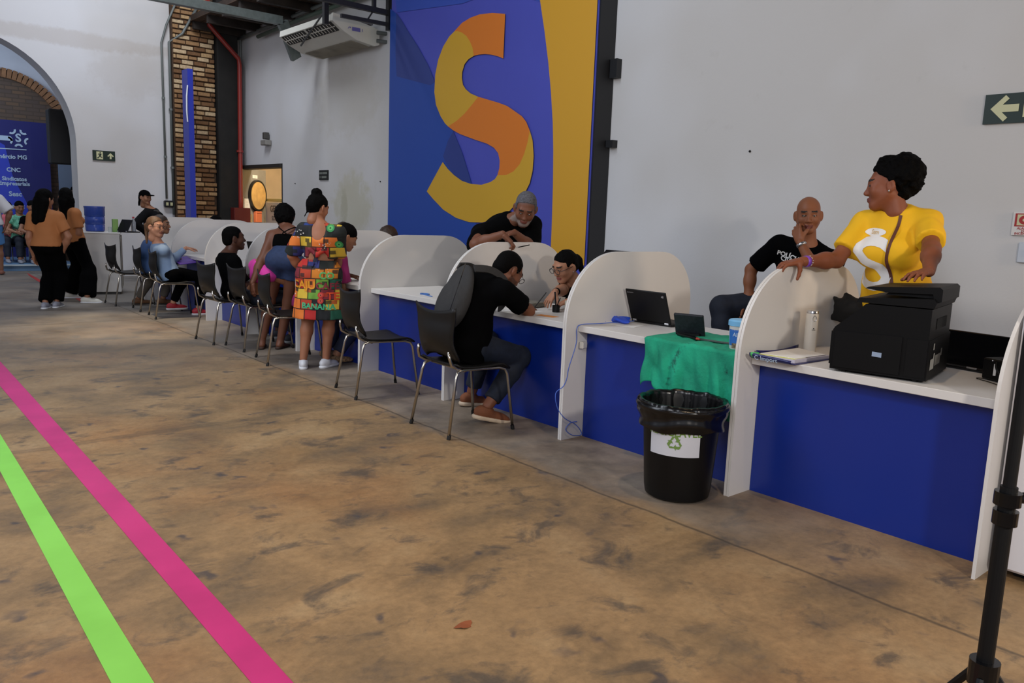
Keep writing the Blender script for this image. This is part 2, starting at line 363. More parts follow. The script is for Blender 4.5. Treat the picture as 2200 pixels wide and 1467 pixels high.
Bp = [(-1.9, 0), (1.02, 0)] + [(-.42+1.44*math.cos(t), 2.75+1.42*math.sin(t)) for t in np.linspace(0, math.pi, 30)]
MB().prism(Bp, (0, 21.02, 0), X, Z, .1*Y).build('wall_arch_infill', brm, wb)
ringm = mat('arch_ring_brick', '9c7250', .85, noise=.3, nscale=12)
for t in np.linspace(.02, math.pi-.02, 42):
    c = np.array([-.42+1.36*math.cos(t), 20.99, 2.75+1.34*math.sin(t)]); Rm = np.array(Matrix.Rotation(-(t), 3, 'Y'))
    MB().box(c, (.2, .07, .085), R=Rm).build('brick', ringm, wb)
# side room behind the doorway
sm_ = mat('cream_plaster', 'd9c3a0', .8, noise=.08, nscale=4)
sr = MB(); sr.box((5.0, 16.15, 1.5), (.1, 4.6, 3.0)); sr.box((4.3, 18.4, 1.5), (1.45, .1, 3)); sr.box((3.6, 17.9, 1.5), (.1, 1.0, 3)); sr.box((4.3, 13.9, 1.5), (1.45, .1, 3.0)); sr.box((4.3, 16.15, 3.05), (1.45, 4.6, .1))
sr.build('wall_side_room', sm_, kind='structure')
dk = mat('dark_frame', '2a2622', .6)
d = MB(); d.box((3.28, 15.99, 2.20), (.26, 2.70, .07)); d.box((3.3, 14.645, 1.1), (.2, .05, 2.2)); d.build('trim_2', dk, kind='structure')
# open door leaf, grey, with a round wooden plaque
dg = mat('grey_door', '8b877f', .6, noise=.12, nscale=5)
dr = thing('door_1', None, None, (3.26, 16.64, 0), math.atan2(.6, .8), kind='structure')
MB().box((.46, .025, 1.11), (.92, .05, 2.18), bev=.005).build('door_leaf', dg, dr)
pwht = mat('paper_white', 'e6e4e0', .7); ink = mat('ink_black', '22201f', .6)
def paper(name, label, cat, c, w, h, m, texts=(), tm=None, group=None, n=-Y, u=X, ts=.03, t=.003):
    c = np.array(c, float); o = thing(name, label, cat, tuple(c), group=group); u = nrm(u); v = Z
    MB().prism([(-w/2, -h/2), (w/2, -h/2), (w/2, h/2), (-w/2, h/2)], c, u, v, -np.array(n)*t).build('sheet', m, o, world=True)
    for s, du, dv, sz in texts:
        V_, F_ = text_geo(s, sz, .02, 'CENTER'); P = [c+(du+a)*u+(dv+b_)*v+np.array(n)*.002 for a, b_ in V_]
        mesh_obj('lettering', P, F_, tm, o, True)
    return o
DU, DN = np.array([.8, .6, 0]), np.array([.6, -.8, 0]); DA = np.array([3.26, 16.64, 0])
dpt = lambda x_, z_, o_=.006: DA+DU*x_+DN*o_+Z*z_
pq = thing('wall_plaque', 'round yellow wooden plaque with dark rim hung on the open grey door', 'plaque', tuple(dpt(.50, 1.6)))
MB().cyl(dpt(.50, 1.64, .002), dpt(.50, 1.64, .07), .33, n=40).build('rim', mat('rim_black', '1d1915', .5), pq, world=True)
MB().cyl(dpt(.47, 1.64, .06), dpt(.47, 1.64, .085), .29, n=40).build('disc', mat('plaque_wood', 'c9a060', .5, noise=.25, nscale=7), pq, world=True)
fd = mat('ink_faded', '8a8480', .7)
paper('notice', 'white notice with four printed lines taped to the grey door', 'notice', dpt(.13, 1.40), .22, .34, pwht, [('—'*2, 0, .10, .05), ('—', 0, .04, .05), ('—', 0, -.03, .05), ('-', 0, -.09, .05)], fd, n=DN, u=DU)
paper('notice', 'small white name plate above the round plaque on the grey door', 'notice', dpt(.46, 2.04), .20, .07, pwht, [('—', 0, 0, .05)], fd, n=DN, u=DU)
paper('notice', 'gold spotted card under the white notice on the grey door', 'notice', dpt(.19, 1.10), .26, .28, mat('card_gold', 'c9ae78', .6, noise=.6, nscale=30), n=DN, u=DU)
oc = MB(); Rd = np.column_stack([DU, -DN, Z]); oc.box(dpt(.50, 1.19, .035), (.24, .07, .24), R=Rd, bev=.01); oc.box(dpt(.50, 1.28, .075), (.2, .012, .02), R=Rd); tag(oc.build('letter_box', mat('orange_plastic', 'd8764c', .5)), 'orange box with paper slot fixed low on the grey door', 'box')
# shelf rack of dark rods in the side room and a lettered board
rk = thing('wall_rack', 'dark upright rack with thin horizontal rods on the cream side room wall', 'rack', (4.9, 15.5, 1.4))
MB().box((4.9, 17.05, 1.95), (.03, .05, 1.1)).build('upright', dk, rk, world=True)
for k, (dy, z, w_) in enumerate([(.12, 2.28, .3), (-.22, 2.2, .45), (-.22, 2.1, .45), (-.22, 2.0, .45), (0, 1.88, .35), (.2, 1.81, .5), (.25, 1.71, .6), (.2, 1.62, .45)]):
    MB().box((4.87, 17.05+dy, z), (.03, w_, .02)).build('rod', dk, rk, world=True)
tag(MB().box((4.2, 16.4, 1.56), (.5, 1.6, .06), bev=.005).build('counter_top', mat('olive_wood', '9a8f5c', .6)), 'olive wooden counter ledge seen through the doorway', 'shelf')
bd = paper('board', 'grey board hand lettered in capitals under the ledge in the doorway', 'sign', (3.9, 16.35, 1.2), 1.3, .62, mat('board_grey', 'a7a6a6', .7), [('GELADEIRA', .08, .17, .19), ('SO', -.25, -.03, .13), ('A', -.15, -.2, .13)], ink, n=-X, u=-Y)
# ---- brick pillar: every brick its own piece
mortar = mat('mortar', '4e3a2a', .95, noise=.3, nscale=20)
pl_ = MB().box((2.20, 16.45, 2.75), (.80, .10, 5.5)).build('wall_pillar', mortar, kind='structure')
brs = [mat('brick_clay_%s' % k, c, .85, noise=.3, nscale=30, bump=.3) for k, c in (('dark', '7c5838'), ('mid', 'a07a52'), ('pale', 'bf9c70'), ('sand', 'cdb28c'))]
random.seed(3); bmesh_cache = {}
for r in range(58):
    z = .06+r*.092; x = 1.80-(.10 if r % 2 else 0)
    while x < 2.60:
        wd = random.choice((.17, .23, .25, .27)); x0 = max(x, 1.81); x1 = min(x+wd, 2.61)
        if x1-x0 > .05:
            hh = random.uniform(.058, .072)
            o = MB().box(((x0+x1)/2, 16.39-random.uniform(0, .012), z+random.uniform(-.004, .004)), (x1-x0-.02, .045, hh), bev=.006).build('brick', random.choice(brs+[brs[1], brs[0]]), pl_)
        x += wd
dp = MB(); dp.box((2.83, 16.38, 2.75), (.42, .24, 5.5), bev=.02); dp.build('wall_dark_pier', mat('sooty_black', '1c1a17', .8, noise=.5, nscale=4), kind='structure')
# steel tray, conduits, pipes
gal = mat('galvanised', '7b8582', .45, metal=.5, noise=.2, nscale=15)
ct = thing('cable_tray', 'grey perforated steel cable tray crossing above the brick pillar and dropping to the wall', 'cable tray', (1.6, 13.0, 4.4))
c1 = MB(); c1.box((1.30, 13.0, 4.44), (2.3, .12, .13)); c1.build('rail', gal, ct, world=True)
c2 = MB(); p0 = np.array([2.47, 13.0, 4.42]); p1 = np.array([2.80, 13.2, 3.92]); dd = nrm(p1-p0); uu = nrm(np.cross(dd, Y)); vv = np.cross(dd, uu)
c2.prism([(-.09, -.04), (.09, -.04), (.09, .04), (-.09, .04)], p0, uu, vv, p1-p0); c2.build('drop', gal, ct, world=True)
def pipe(name, label, cat, pts, r, m, clamps=(), n=10):
    t = thing(name, label, cat, tuple(pts[-1])); MB().tube(pts, r, n).build('pipe', m, t, world=True, smooth=True)
    for c in clamps: MB().cyl(np.array(c)-(0, 0, .02), np.array(c)+(0, 0, .02), r*1.5, n=10).build('clamp', m, t, world=True)
    return t
cg = mat('conduit_grey', '6d726f', .5, metal=.3)
pipe('conduit', 'left grey conduit bending down the white wall to the socket box', 'pipe', [(1.95, 16.2, 5.4), (1.72, 16.42, 4.75), (1.63, 16.45, 4.42), (1.64, 16.45, 1.50)], .02, cg, [(1.635, 16.45, 3.4), (1.64, 16.45, 2.3)])
pipe('conduit', 'right grey conduit hugging the brick pillar edge', 'pipe', [(2.35, 16.30, 5.3), (1.98, 16.32, 4.62), (1.77, 16.44, 4.45), (1.77, 16.45, 1.2)], .026, cg, [(1.77, 16.45, 3.2), (1.77, 16.45, 2.1)])
sb = thing('socket_box', 'small black surface socket box under the left conduit', 'socket', (1.67, 16.44, 1.42))
MB().box((1.67, 16.44, 1.40), (.17, .09, .13), bev=.015).build('box', mat('black_plastic', '15161a', .45), sb, world=True)
for dx in (-.04, .04): MB().box((1.67+dx, 16.39, 1.40), (.045, .012, .06)).build('outlet', mat('ivory_plastic', 'b9b890', .5), sb, world=True)
redm = mat('red_pipe_paint', '8e2a22', .35)
pipe('fire_pipe', 'red fire pipe running down beside the dark pier', 'pipe', [(2.43, 16.2, 5.3), (2.45, 16.2, 4.84), (3.02, 16.2, 4.30), (3.04, 16.2, 4.18), (3.02, 16.2, 1.55), (3.02, 16.2, .9)], .045, redm, [(3.02, 16.2, 2.5)])
hb = MB(); hb.box((2.98, 16.12, 1.0), (.34, .2, .75), bev=.01); tag(hb.build('hydrant_cabinet', mat('red_cab', '5e1714', .5)), 'dark red fire cabinet at the foot of the red pipe', 'cabinet')
pipe('conduit', 'thin grey pipe beside the red fire pipe at the wall corner', 'pipe', [(3.15, 16.42, 4.7), (3.15, 16.42, 1.6)], .02, mat('conduit_pale', '9aa09e', .5))
# twin pipes under the mezzanine edge
pipe('conduit', 'dark pipe along the wall top under the board ceiling', 'pipe', [(3.1, 10.5, 4.84), (3.1, 16.4, 4.72)], .03, cg)
pipe('conduit', 'green wire wrapped pipe running above the air conditioner', 'pipe', [(3.05, 10.5, 4.68), (3.05, 13.2, 4.66), (3.08, 15.4, 4.62)], .035, mat('green_grey', '4b5a4e', .6))
# ---- blue totem blade
bl = thing('totem_sign', 'tall narrow blue signboard standing edge-on before the brick pillar', 'sign', (1.80, 15.5, 0))
MB().box((1.79, 15.55, 1.93), (.10, .3, 3.84), bev=.004).build('panel', mat('totem_blue', '2433a0', .45), bl, world=True)
MB().tube([(1.725, 15.37+.0, 3.55), (1.70, 15.36, 3.35), (1.695, 15.36, 3.1), (1.71, 15.37, 2.9)], .012, 6).build('edge_letter', mat('print_white', 'dfe3ea', .5), bl, world=True)
# ---- signs
gsign = mat('exit_green', '0b241b', .5); glow = mat('photolum_cream', 'c9c79c', .5)
def arrow(o, u, v, s, m, parent, rot=0):
    P = [(-.5, 0), (0, .5), (.14, .36), (-.08, .14), (.5, .14), (.5, -.14), (-.08, -.14), (.14, -.36), (0, -.5)]
    c, q = math.cos(rot), math.sin(rot); flat([[(s*(a*c-b_*q), s*(a*q+b_*c)) for a, b_ in P]], o, u, v, m, parent, 'arrow', .003)
es = thing('exit_sign', 'green exit sign with running man and up arrow beside the arch', 'sign', (.55, 16.48, 2.24))
MB().box((.55, 16.48, 2.24), (.38, .02, .18)).build('plate', gsign, es, world=True)
flat([[(-.13, -.07), (-.02, -.07), (-.02, .07), (-.13, .07)]], (.55, 16.468, 2.24), X, Z, glow, es, 'door_mark', .001)
man = [[(-.075, .045), (-.055, .045), (-.055, .062), (-.075, .062)], [(-.10, .03), (-.05, .038), (-.045, .02), (-.06, -.015), (-.03, -.03), (-.035, -.045), (-.08, -.02), (-.09, -.05), (-.125, -.055), (-.12, -.04), (-.10, -.035), (-.085, 0), (-.08, .02), (-.105, .012)]]
flat(man, (.55, 16.466, 2.24), X, Z, gsign, es, 'running_man', .002)
arrow((.66, 16.468, 2.24), X, Z, .11, glow, es, -math.pi/2)
es2 = thing('exit_sign', 'green exit sign with left arrow high on the right wall', 'sign', (3.19, 2.2, 2.35))
MB().box((3.185, 2.16, 2.35), (.02, .54, .215)).build('plate', gsign, es2, world=True)
arrow((3.173, 2.29, 2.35), -Y, Z, .19, glow, es2, 0)
flat([[(0, -.07), (.11, -.07), (.11, .07), (0, .07)]], (3.173, 2.165, 2.35), -Y, Z, glow, es2, 'door_mark', .001)
fa = thing('alarm_sign', 'red and white fire alarm sign on the right wall', 'sign', (3.19, 2.02, 1.5))
MB().box((3.187, 2.06, 1.51), (.015, .16, .17)).build('plate', mat('sign_white', 'd9d5cf', .5), fa, world=True)
rs = mat('sign_red', 'a3211c', .5)
flat([[(-.065, -.02), (.065, -.02), (.065, .075), (-.065, .075)]], (3.178, 2.06, 1.51), -Y, Z, rs, fa, 'red_field', .001)
flat([[(-.05, -.012), (.05, -.012), (.05, .067), (-.05, .067)]], (3.177, 2.06, 1.51), -Y, Z, glow, fa, 'cream_field', .001)
flat([[(.038*math.cos(t), .0275+.033*math.sin(t)) for t in np.linspace(0, 2*math.pi, 24, endpoint=False)]], (3.176, 2.06, 1.51), -Y, Z, rs, fa, 'bell_ring', .001)
flat([[(.014*math.cos(t), .0275+.012*math.sin(t)) for t in np.linspace(0, 2*math.pi, 16, endpoint=False)]], (3.175, 2.06, 1.51), -Y, Z, glow, fa, 'bell_centre', .001)
for s, dz_ in (('ALARME', -.035), ('DE', -.054), ('INCÊNDIO', -.073)): lettering(s, .024, (3.178, 2.06, 1.51+dz_), -Y, Z, rs, fa, bold=.02, align='CENTER', off=.001)
sw = thing('light_switch', 'pale grey switch plate low on the right wall under the alarm sign', 'switch', (3.19, 2.03, 1.3)); MB().box((3.185, 2.01, 1.3), (.02, .14, .15), bev=.006).build('plate', mat('switch_grey', 'c4cad2', .5), sw, world=True); MB().box((3.172, 2.01, 1.3), (.01, .03, .05)).build('rocker', mat('switch_white', 'dddddd', .5), sw, world=True)
ss = thing('notice_sign', 'small black lettered sign on the wall between the doorway and the banner', 'sign', (3.19, 12.95, 2.0))
MB().box((3.19, 12.95, 2.0), (.02, .32, .17)).build('plate', mat('sign_black', '121512', .5), ss, world=True)
flat([[(-.14, .015), (-.03, .015), (-.03, .05), (-.14, .05)], [(-.02, .015), (.14, .015), (.14, .052), (-.02, .052)], [(-.13, -.055), (-.10, -.055), (-.10, -.018), (-.13, -.018)], [(-.06, -.055), (.12, -.055), (.12, -.018), (-.06, -.018)]], (3.178, 12.95, 2.0), -Y, Z, mat('sign_dim', '767a72', .6), ss, 'worn_lettering')
el = thing('emergency_light', 'small grey emergency lamp with a camera head on the far right wall', 'lamp', (3.17, 15.2, 2.7))
MB().box((3.13, 15.2, 2.64), (.12, .24, .1), bev=.01).build('housing', mat('dull_metal', '8d8a84', .5), el, world=True); MB().box((3.13, 15.2, 2.77), (.1, .1, .13), bev=.01).build('head', mat('dark_metal', '4a4845', .5), el, world=True)
# ---- mural banner in its thick black frame
FXb = 2.93
bn = thing('wall_banner', 'huge framed banner with a yellow and orange letter on blue', 'banner', (3.0, 8.35, 1.0))
blk = mat('frame_black', '16171a', .5)
Yl, Yr, Zt, Zb = 10.42, 6.25, 4.75, .55
MB().box(((FXb+.02+3.2)/2, Yl, (Zt+Zb)/2), (3.2-FXb-.01, .07, Zt-Zb)).build('frame_side', blk, bn, world=True)
MB().box(((FXb+.02+3.2)/2, Yr+.03, (Zt+Zb)/2), (3.2-FXb-.01, .06, Zt-Zb)).build('frame_side', blk, bn, world=True)
MB().box(((FXb+.02+3.2)/2, (Yl+Yr)/2, Zt), (3.2-FXb-.01, Yl-Yr, .07)).build('frame_top', blk, bn, world=True)
for zz in (3.05, 2.25): MB().box((3.16, Yr-.06, zz), (.08, .1, .2 if zz > 3 else .08)).build('clamp', blk, bn, world=True)
def PB(u, v):  # a point of the banner artwork (measured in a 1336-wide survey crop) in metres on the wall
    p = onX(830+u*.38174, v*.38174, FXb); return (-(p[1]-Yl), p[2])
def art(poly, mname, c0, c1=None, off=.001, name='artwork'):
    P = [PB(*q) for q in poly]; P = [(min(max(a, .0), Yl-Yr-.035), max(b_, Zb)) for a, b_ in P]
    me = flat([P], (FXb, Yl, 0), -Y, Z, mat(mname, c0, .55), bn, name, off); return me
MB().box((FXb+.02, (Yl+Yr)/2, (Zt+Zb)/2), (.03, Yl-Yr-.04, Zt-Zb)).build('canvas', mat('banner_indigo', '4c53b8', .55, noise=.05, nscale=1), bn, world=True)
art([(-10, 60), (60, 80), (90, 130), (130, 185), (180, 262), (240, 372), (275, 462), (330, 590), (380, 740), (430, 862), (465, 975), (490, 1060), (530, 1480), (-20, 1600)], 'banner_blue', '2148a0', off=.006)
art([(58, 72), (90, 118), (130, 185), (180, 262), (240, 372), (276, 462), (250, 480), (60, 430), (54, 300)], 'banner_navy', '2b3d86', off=.008)
art([(380, 740), (430, 862), (465, 975), (480, 1030), (400, 1010), (340, 920), (322, 880), (350, 790)], 'banner_navy', '2b3d86', off=.008)
art([(20, -300), (865, -300), (866, 10), (640, -60), (430, 20), (60, 70)], 'banner_top_blue', '3552b4', off=.004)
art([(860, -400), (1235, -400), (1235, 0), (1225, 350), (1215, 640), (1205, 900), (1195, 1200), (1185, 1500), (925, 1500), (935, 1250), (941, 1050), (943, 850), (940, 690), (930, 520), (915, 350), (893, 170), (868, 0)], 'banner_gold', 'd7a02c', off=.010)
E1 = [(387, 178), (405, 176), (430, 184), (455, 203), (475, 233), (490, 270), (497, 315)]
E2 = [(352, 712), (400, 681), (445, 640), (485, 592), (522, 545)]
E3 = [(812, 735), (800, 800), (780, 868), (755, 925), (720, 965), (680, 985), (630, 986)]
art([(387, 178), (430, 130), (480, 100), (530, 82), (600, 74), (674, 79), (663, 330), (640, 320), (600, 309), (560, 305), (525, 308)]+E1[::-1][:-1], 'banner_orange', 'db7a24', off=.014)
art(E1[::-1]+[(360, 205), (325, 262), (297, 335), (280, 420), (275, 520), (284, 590), (310, 655), (335, 695)]+E2+[(480, 527), (452, 503), (436, 478), (430, 440), (432, 405), (445, 362), (467, 334)], 'banner_gold2', 'd2a32c', off=.014)
art(E2[::-1]+[(380, 733), (420, 755), (500, 785), (570, 808), (610, 831), (634, 862), (643, 905), (641, 945)]+E3[::-1]+[(792, 686), (768, 655), (740, 635), (685, 597), (640, 580), (600, 568)], 'banner_orange', 'db7a24', off=.014)
art(E3+[(616, 1008), (590, 1025), (540, 1040), (480, 1035), (430, 1018), (385, 985), (350, 950), (322, 912), (232, 1077), (268, 1120), (325, 1180), (395, 1225), (470, 1250), (545, 1252), (620, 1232), (700, 1185), (750, 1130), (790, 1075), (812, 1030), (828, 960), (834, 880), (828, 790)], 'banner_gold2', 'd2a32c', off=.014)
# ---- air conditioner with its steel hanger
ac = thing('air_conditioner', 'white ceiling-type air conditioner hung high on the wall left of the banner', 'air conditioner', (2.7, 11.9, 3.8))
acw = mat('ac_white', 'cfcdc2', .5, noise=.06, nscale=3); acd = mat('ac_dark', '23231f', .7)
prof = [(2.34, 4.23), (2.33, 4.14), (2.50, 4.03), (2.72, 3.94), (3.02, 3.90), (3.09, 3.92), (3.09, 4.10), (3.05, 4.16)]
MB().prism([(a, b_) for a, b_ in prof], (0, 11.06, 0), X, Z, 1.75*Y).build('casing', acw, ac, world=True)
MB().prism([(2.33, 4.24), (2.32, 4.13), (2.51, 4.01), (2.72, 3.92), (3.03, 3.88), (3.11, 3.91), (3.11, 4.12), (2.9, 4.17)], (0, 11.02, 0), X, Z, .045*Y).build('end_cover', acw, ac, world=True)
nrm_g = nrm(np.array([-.12, 0, -.17])); tg = nrm(np.array([.17, 0, -.12]))
for k, (ya, yb) in enumerate(((11.12, 11.92), (12.0, 12.76))):
    c = np.array([2.415, (ya+yb)/2, 4.085]); Rm = np.column_stack([tg, Y, -nrm_g])
    MB().box(c+nrm_g*.002, (.17, yb-ya, .012), R=Rm).build('outlet', acd, ac, world=True)
    MB().box(c+nrm_g*.012, (.012, yb-ya, .012), R=Rm).build('slat', acw, ac, world=True)
    for q in np.linspace(ya+.08, yb-.08, 8): MB().box((c[0]+nrm_g[0]*.009, q, c[2]+nrm_g[2]*.009), (.14, .008, .010), R=Rm).build('vane', acw, ac, world=True)
MB().box((2.88, 11.95, 3.912), (.32, 1.5, .008), R=np.array(Matrix.Rotation(.13, 3, 'Y'))).build('intake_grille', mat('grille_dust', '8f8878', .8, noise=.35, nscale=4), ac, world=True)
MB().box((2.74, 11.2, 4.22), (.55, .3, .07)).build('top_plate', mat('plate_metal', '8c8b90', .4, metal=.4), ac, world=True)
flat([[(-.08, -.02), (.06, -.02), (.06, .035), (-.08, .035)], [(-.15, 0), (-.14, 0), (-.12, .03), (-.13, .03)], [(.09, -.01), (.10, -.01), (.10, .03), (.09, .03)], [(-.12, .01), (-.10, .01), (-.10, .03), (-.12, .03)]], (2.72, 11.018, 4.06), X, Z, mat('ac_logo', '6a66a8', .5), ac, 'label_print')
for zz in (3.96, 4.08): MB().cyl((3.05, 11.0, zz), (3.2, 10.96, zz), .028, n=10).build('pipe', cg, ac, world=True)
tr = thing('steel_truss', 'black steel hanger frame above the air conditioner', 'truss', (2.4, 10.6, 4.2))
bs = mat('truss_black', '17171a', .5)
def bar(a, b_, w_, nm='bar'):
    a = np.array(a, float); b_ = np.array(b_, float); u, v, d = frame(b_-a)
    MB().prism([(-w_/2, -w_/2), (w_/2, -w_/2), (w_/2, w_/2), (-w_/2, w_/2)], a, u, v, b_-a).build(nm, bs, tr, world=True)
bar((1.2, 10.5, 4.26), (3.18, 10.5, 4.26), .07); bar((2.96, 10.5, 4.02), (2.96, 10.5, 4.9), .08); bar((2.2, 11.0, 4.05), (2.2, 11.0, 5.0), .07)
bar((2.2, 10.55, 4.10), (2.96, 10.5, 4.10), .05); bar((2.70, 10.5, 4.26), (2.70, 10.5, 4.9), .05); bar((2.96, 10.5, 4.6), (3.15, 10.5, 4.30), .05); bar((2.2, 11.0, 4.25), (2.5, 12.4, 3.98), .02, 'rod'); bar((2.7, 10.5, 4.26), (2.6, 10.52, 4.10), .02, 'rod')
# ---- far banner, step, hanging cloth, blue door
fb = thing('stage_banner', 'dark blue sponsor banner with white lettering beyond the arch', 'banner', (-.3, 20.5, 0))
MB().box((-.55, 20.55, 1.55), (2.0, .05, 3.0)).build('panel', mat('stage_navy', '20246c', .5), fb, world=True)
S_ = 20.52; wt = mat('print_pale', 'b9cfe6', .5)
def PF(x, y): p = onY(x, y, S_); return (p[0], p[2])
flat([[PF(0, 306), PF(10, 312), PF(28, 380), PF(64, 448), PF(56, 470), PF(-40, 470), PF(-40, 300)]], (0, S_, 0), X, Z, mat('stage_royal', '3447c4', .5), fb, 'beam_print', .004)
flat([[PF(-8, 290), PF(22, 292), PF(27, 298), PF(27, 303), PF(-8, 300)], [PF(-8, 317), PF(57, 321), PF(57, 323), PF(-8, 319)]], (0, S_, 0), X, Z, wt, fb, 'label_print', .006)
for k in range(5):
    t = 2*math.pi*(k/5)+.95; c = np.array(PF(39, 297)); q = c+.20*np.array([math.cos(t), math.sin(t)]); P = []
    for a in np.linspace(-1.25, 1.25, 9): P.append((q+.085*np.array([math.cos(t+math.pi+a), math.sin(t+math.pi+a)])))
    for a in np.linspace(1.25, -1.25, 9): P.append((q+.045*np.array([math.cos(t+math.pi+a), math.sin(t+math.pi+a)])))
    flat([[tuple(p) for p in P]], (0, S_, 0), X, Z, wt, fb, 'petal_print', .006)
def flet(s, x, y, sz, al='CENTER'):
    a, z = PF(x, y); lettering(s, sz, (a, S_, z), X, Z, wt, fb, align=al, bold=.03, off=.007)
flet('S', 39, 297, .24); flet('Fecomércio MG', 58, 339, .12, 'RIGHT'); flet('CNC', 29, 365, .12); flet('Sindicatos', 31, 384.5, .115); flet('Empresariais', 31, 394.5, .115); flet('Sesc', 33, 417, .14); flet('Senac', 35, 443, .14)
st = thing('stage_step', 'low blue stage platform with a pale edge beyond the arch', 'stage', (-1, 19, 0))
MB().box((-2.2, 19.55, .06), (5.2, 2.9, .12)).build('deck', mat('stage_blue', '5c7c9c', .5), st, world=True)
MB().box((-2.2, 18.08, .115), (5.2, .06, .025)).build('nosing', mat('stage_edge', 'b9c6cc', .5), st, world=True); 
lsp = thing('loudspeaker', 'black loudspeaker hung behind the arch edge', 'speaker', (.1, 17.3, 2.57)); MB().box((.14, 17.4, 2.57), (.62, .3, 1.0), bev=.02).build('housing', mat('speaker_black', '101012', .8), lsp, world=True); MB().box((.27, 17.11, 2.7), (.1, .30, .1)).build('bracket', mat('speaker_black', '101012', .8), lsp, world=True)
MB().box((.73, 20.4, 1.35), (.30, .06, 2.2)).build('door_2', mat('blue_door', '6f7f96', .6), kind='structure'); 
MB().box((1.12, 20.1, 1.4), (.36, .5, 2.8)).build('trim_3', ringm, kind='structure')
# ---- floor tapes (worn)
def tapemat(name, c, c2):
    m = mat(name, c, .45, col2=c2, nscale=2.5, spec=.5); return m
def strip(name, label, L, R_, m):
    o = thing(name, label, 'floor tape', (L[0][0], L[0][1], 0)); mb = MB(); n = len(L); V = []
    for (a, b_), (c, d_) in zip(L, R_): V += [(a, b_, .0008), (c, d_, .0008), (a, b_, .0022), (c, d_, .0022)]
    F = []
    for i in range(n-1):
        k = 4*i; F += [(k+2, k+3, k+7, k+6), (k, k+4, k+5, k+1), (k, k+2, k+6, k+4), (k+1, k+5, k+7, k+3)]
    mb.add(V, F); mb.build('tape', m, o, world=True)
strip('floor_tape', 'bright green tape line nearest the left edge of the floor', [(-3.06, .6), (-2.995, 2.44), (-2.93, 4.83), (-2.83, 7.5), (-2.71, 10.5)], [(-2.965, .6), (-2.895, 2.36), (-2.815, 5.62), (-2.74, 7.5), (-2.62, 10.5)], tapemat('green_tape', '8fe05a', '85d350'))
strip('floor_tape', 'magenta tape line running diagonally across the floor', [(-2.71, .6), (-2.665, 2.19), (-2.60, 7.05), (-2.50, 9.5), (-2.44, 12)], [(-2.61, .6), (-2.565, 2.11), (-2.44, 8.17), (-2.40, 9.5), (-2.33, 12)], tapemat('magenta_tape', 'd2327f', 'c02a74'))
q = [onZ(150, 626)[:2], onZ(182, 645)[:2], onZ(176, 650)[:2], onZ(143, 629)[:2]]
strip('floor_tape', 'short red tape mark behind the walking woman with white shoes', [q[0], q[1]], [q[3], q[2]], mat('red_tape', 'b23a35', .5))
q = [onZ(58, 586)[:2], onZ(108, 612)[:2], onZ(100, 616)[:2], onZ(62, 592)[:2]]
strip('floor_tape', 'short red tape mark on the grey floor near the stage', [q[0], q[1]], [q[3], q[2]], MATS['red_tape'])
lf = MB(); c = onZ(997, 1343, .003); lf.add([(c[0]+.035*math.cos(t)*(1+.3*math.sin(3*t)), c[1]+.022*math.sin(t), .003+.003*math.sin(2*t)) for t in np.linspace(0, 2*math.pi, 12, endpoint=False)], [tuple(range(12))]); tag(lf.build('dry_leaf', mat('leaf_brown', '8a4a26', .7)), 'small brown dry leaf on the open floor', 'leaf')
# ================================================================ BOOTHS
wm = mat('white_melamine', 'd9d5d0', .38, noise=.03, nscale=2, bump=.03, bscale=200); wedge = mat('white_edge', 'd4d3d1', .4); blm = mat('blue_laminate', '0b2a84', .28, noise=.04, nscale=1)
BY = [1.094, 2.318, 3.597, 4.899, 6.176, 7.418, 8.660, 9.903, 11.145, 12.387]
PD, PH, PT = 1.27, 1.22, .015
def side_outline(r=.46, r2=.36):
    P = [(0, 0)]+[(r-r*math.cos(t), PH-r+r*math.sin(t)) for t in np.linspace(0, math.pi/2, 18)]+[(PD-r2+r2*math.sin(t), PH-r2+r2*math.cos(t)) for t in np.linspace(0, math.pi/2, 14)]+[(PD, 0)]
    return P
bl_lab = ['booth at the right end holding the black printer', 'booth holding the laptop and green cloth behind the bin', 'booth where the man with the backpack writes', 'empty booth with bare white worktop left of the writing man', 'booth hidden behind the woman in the patchwork dress', 'booth behind the woman in denim shorts', 'booth facing the seated youth in black', 'booth with the half hidden black laptop beside the purple folder', 'far booth with the small bottle, end of the row']
for k in range(9):
    y0, y1 = BY[k], BY[k+1]
    t = thing('service_booth', bl_lab[k]+', white with a blue front', 'booth', (0, y0, 0), group='row of service booths')
    for yy in (y0+(.002 if k else 0), y1-PT): MB().prism(side_outline(), (0, yy, 0), X, Z, PT*Y-.0005*Y).build('side_panel', wm, t, world=True)
    MB().box((.108+.37, (y0+y1)/2, .7295), (.74, y1-y0-2*PT-.004, .041), bev=.002).build('worktop', wm, t, world=True)
    MB().box((.203, (y0+y1)/2, .354), (.018, y1-y0-2*PT-.004, .708)).build('front_panel', blm, t, world=True)
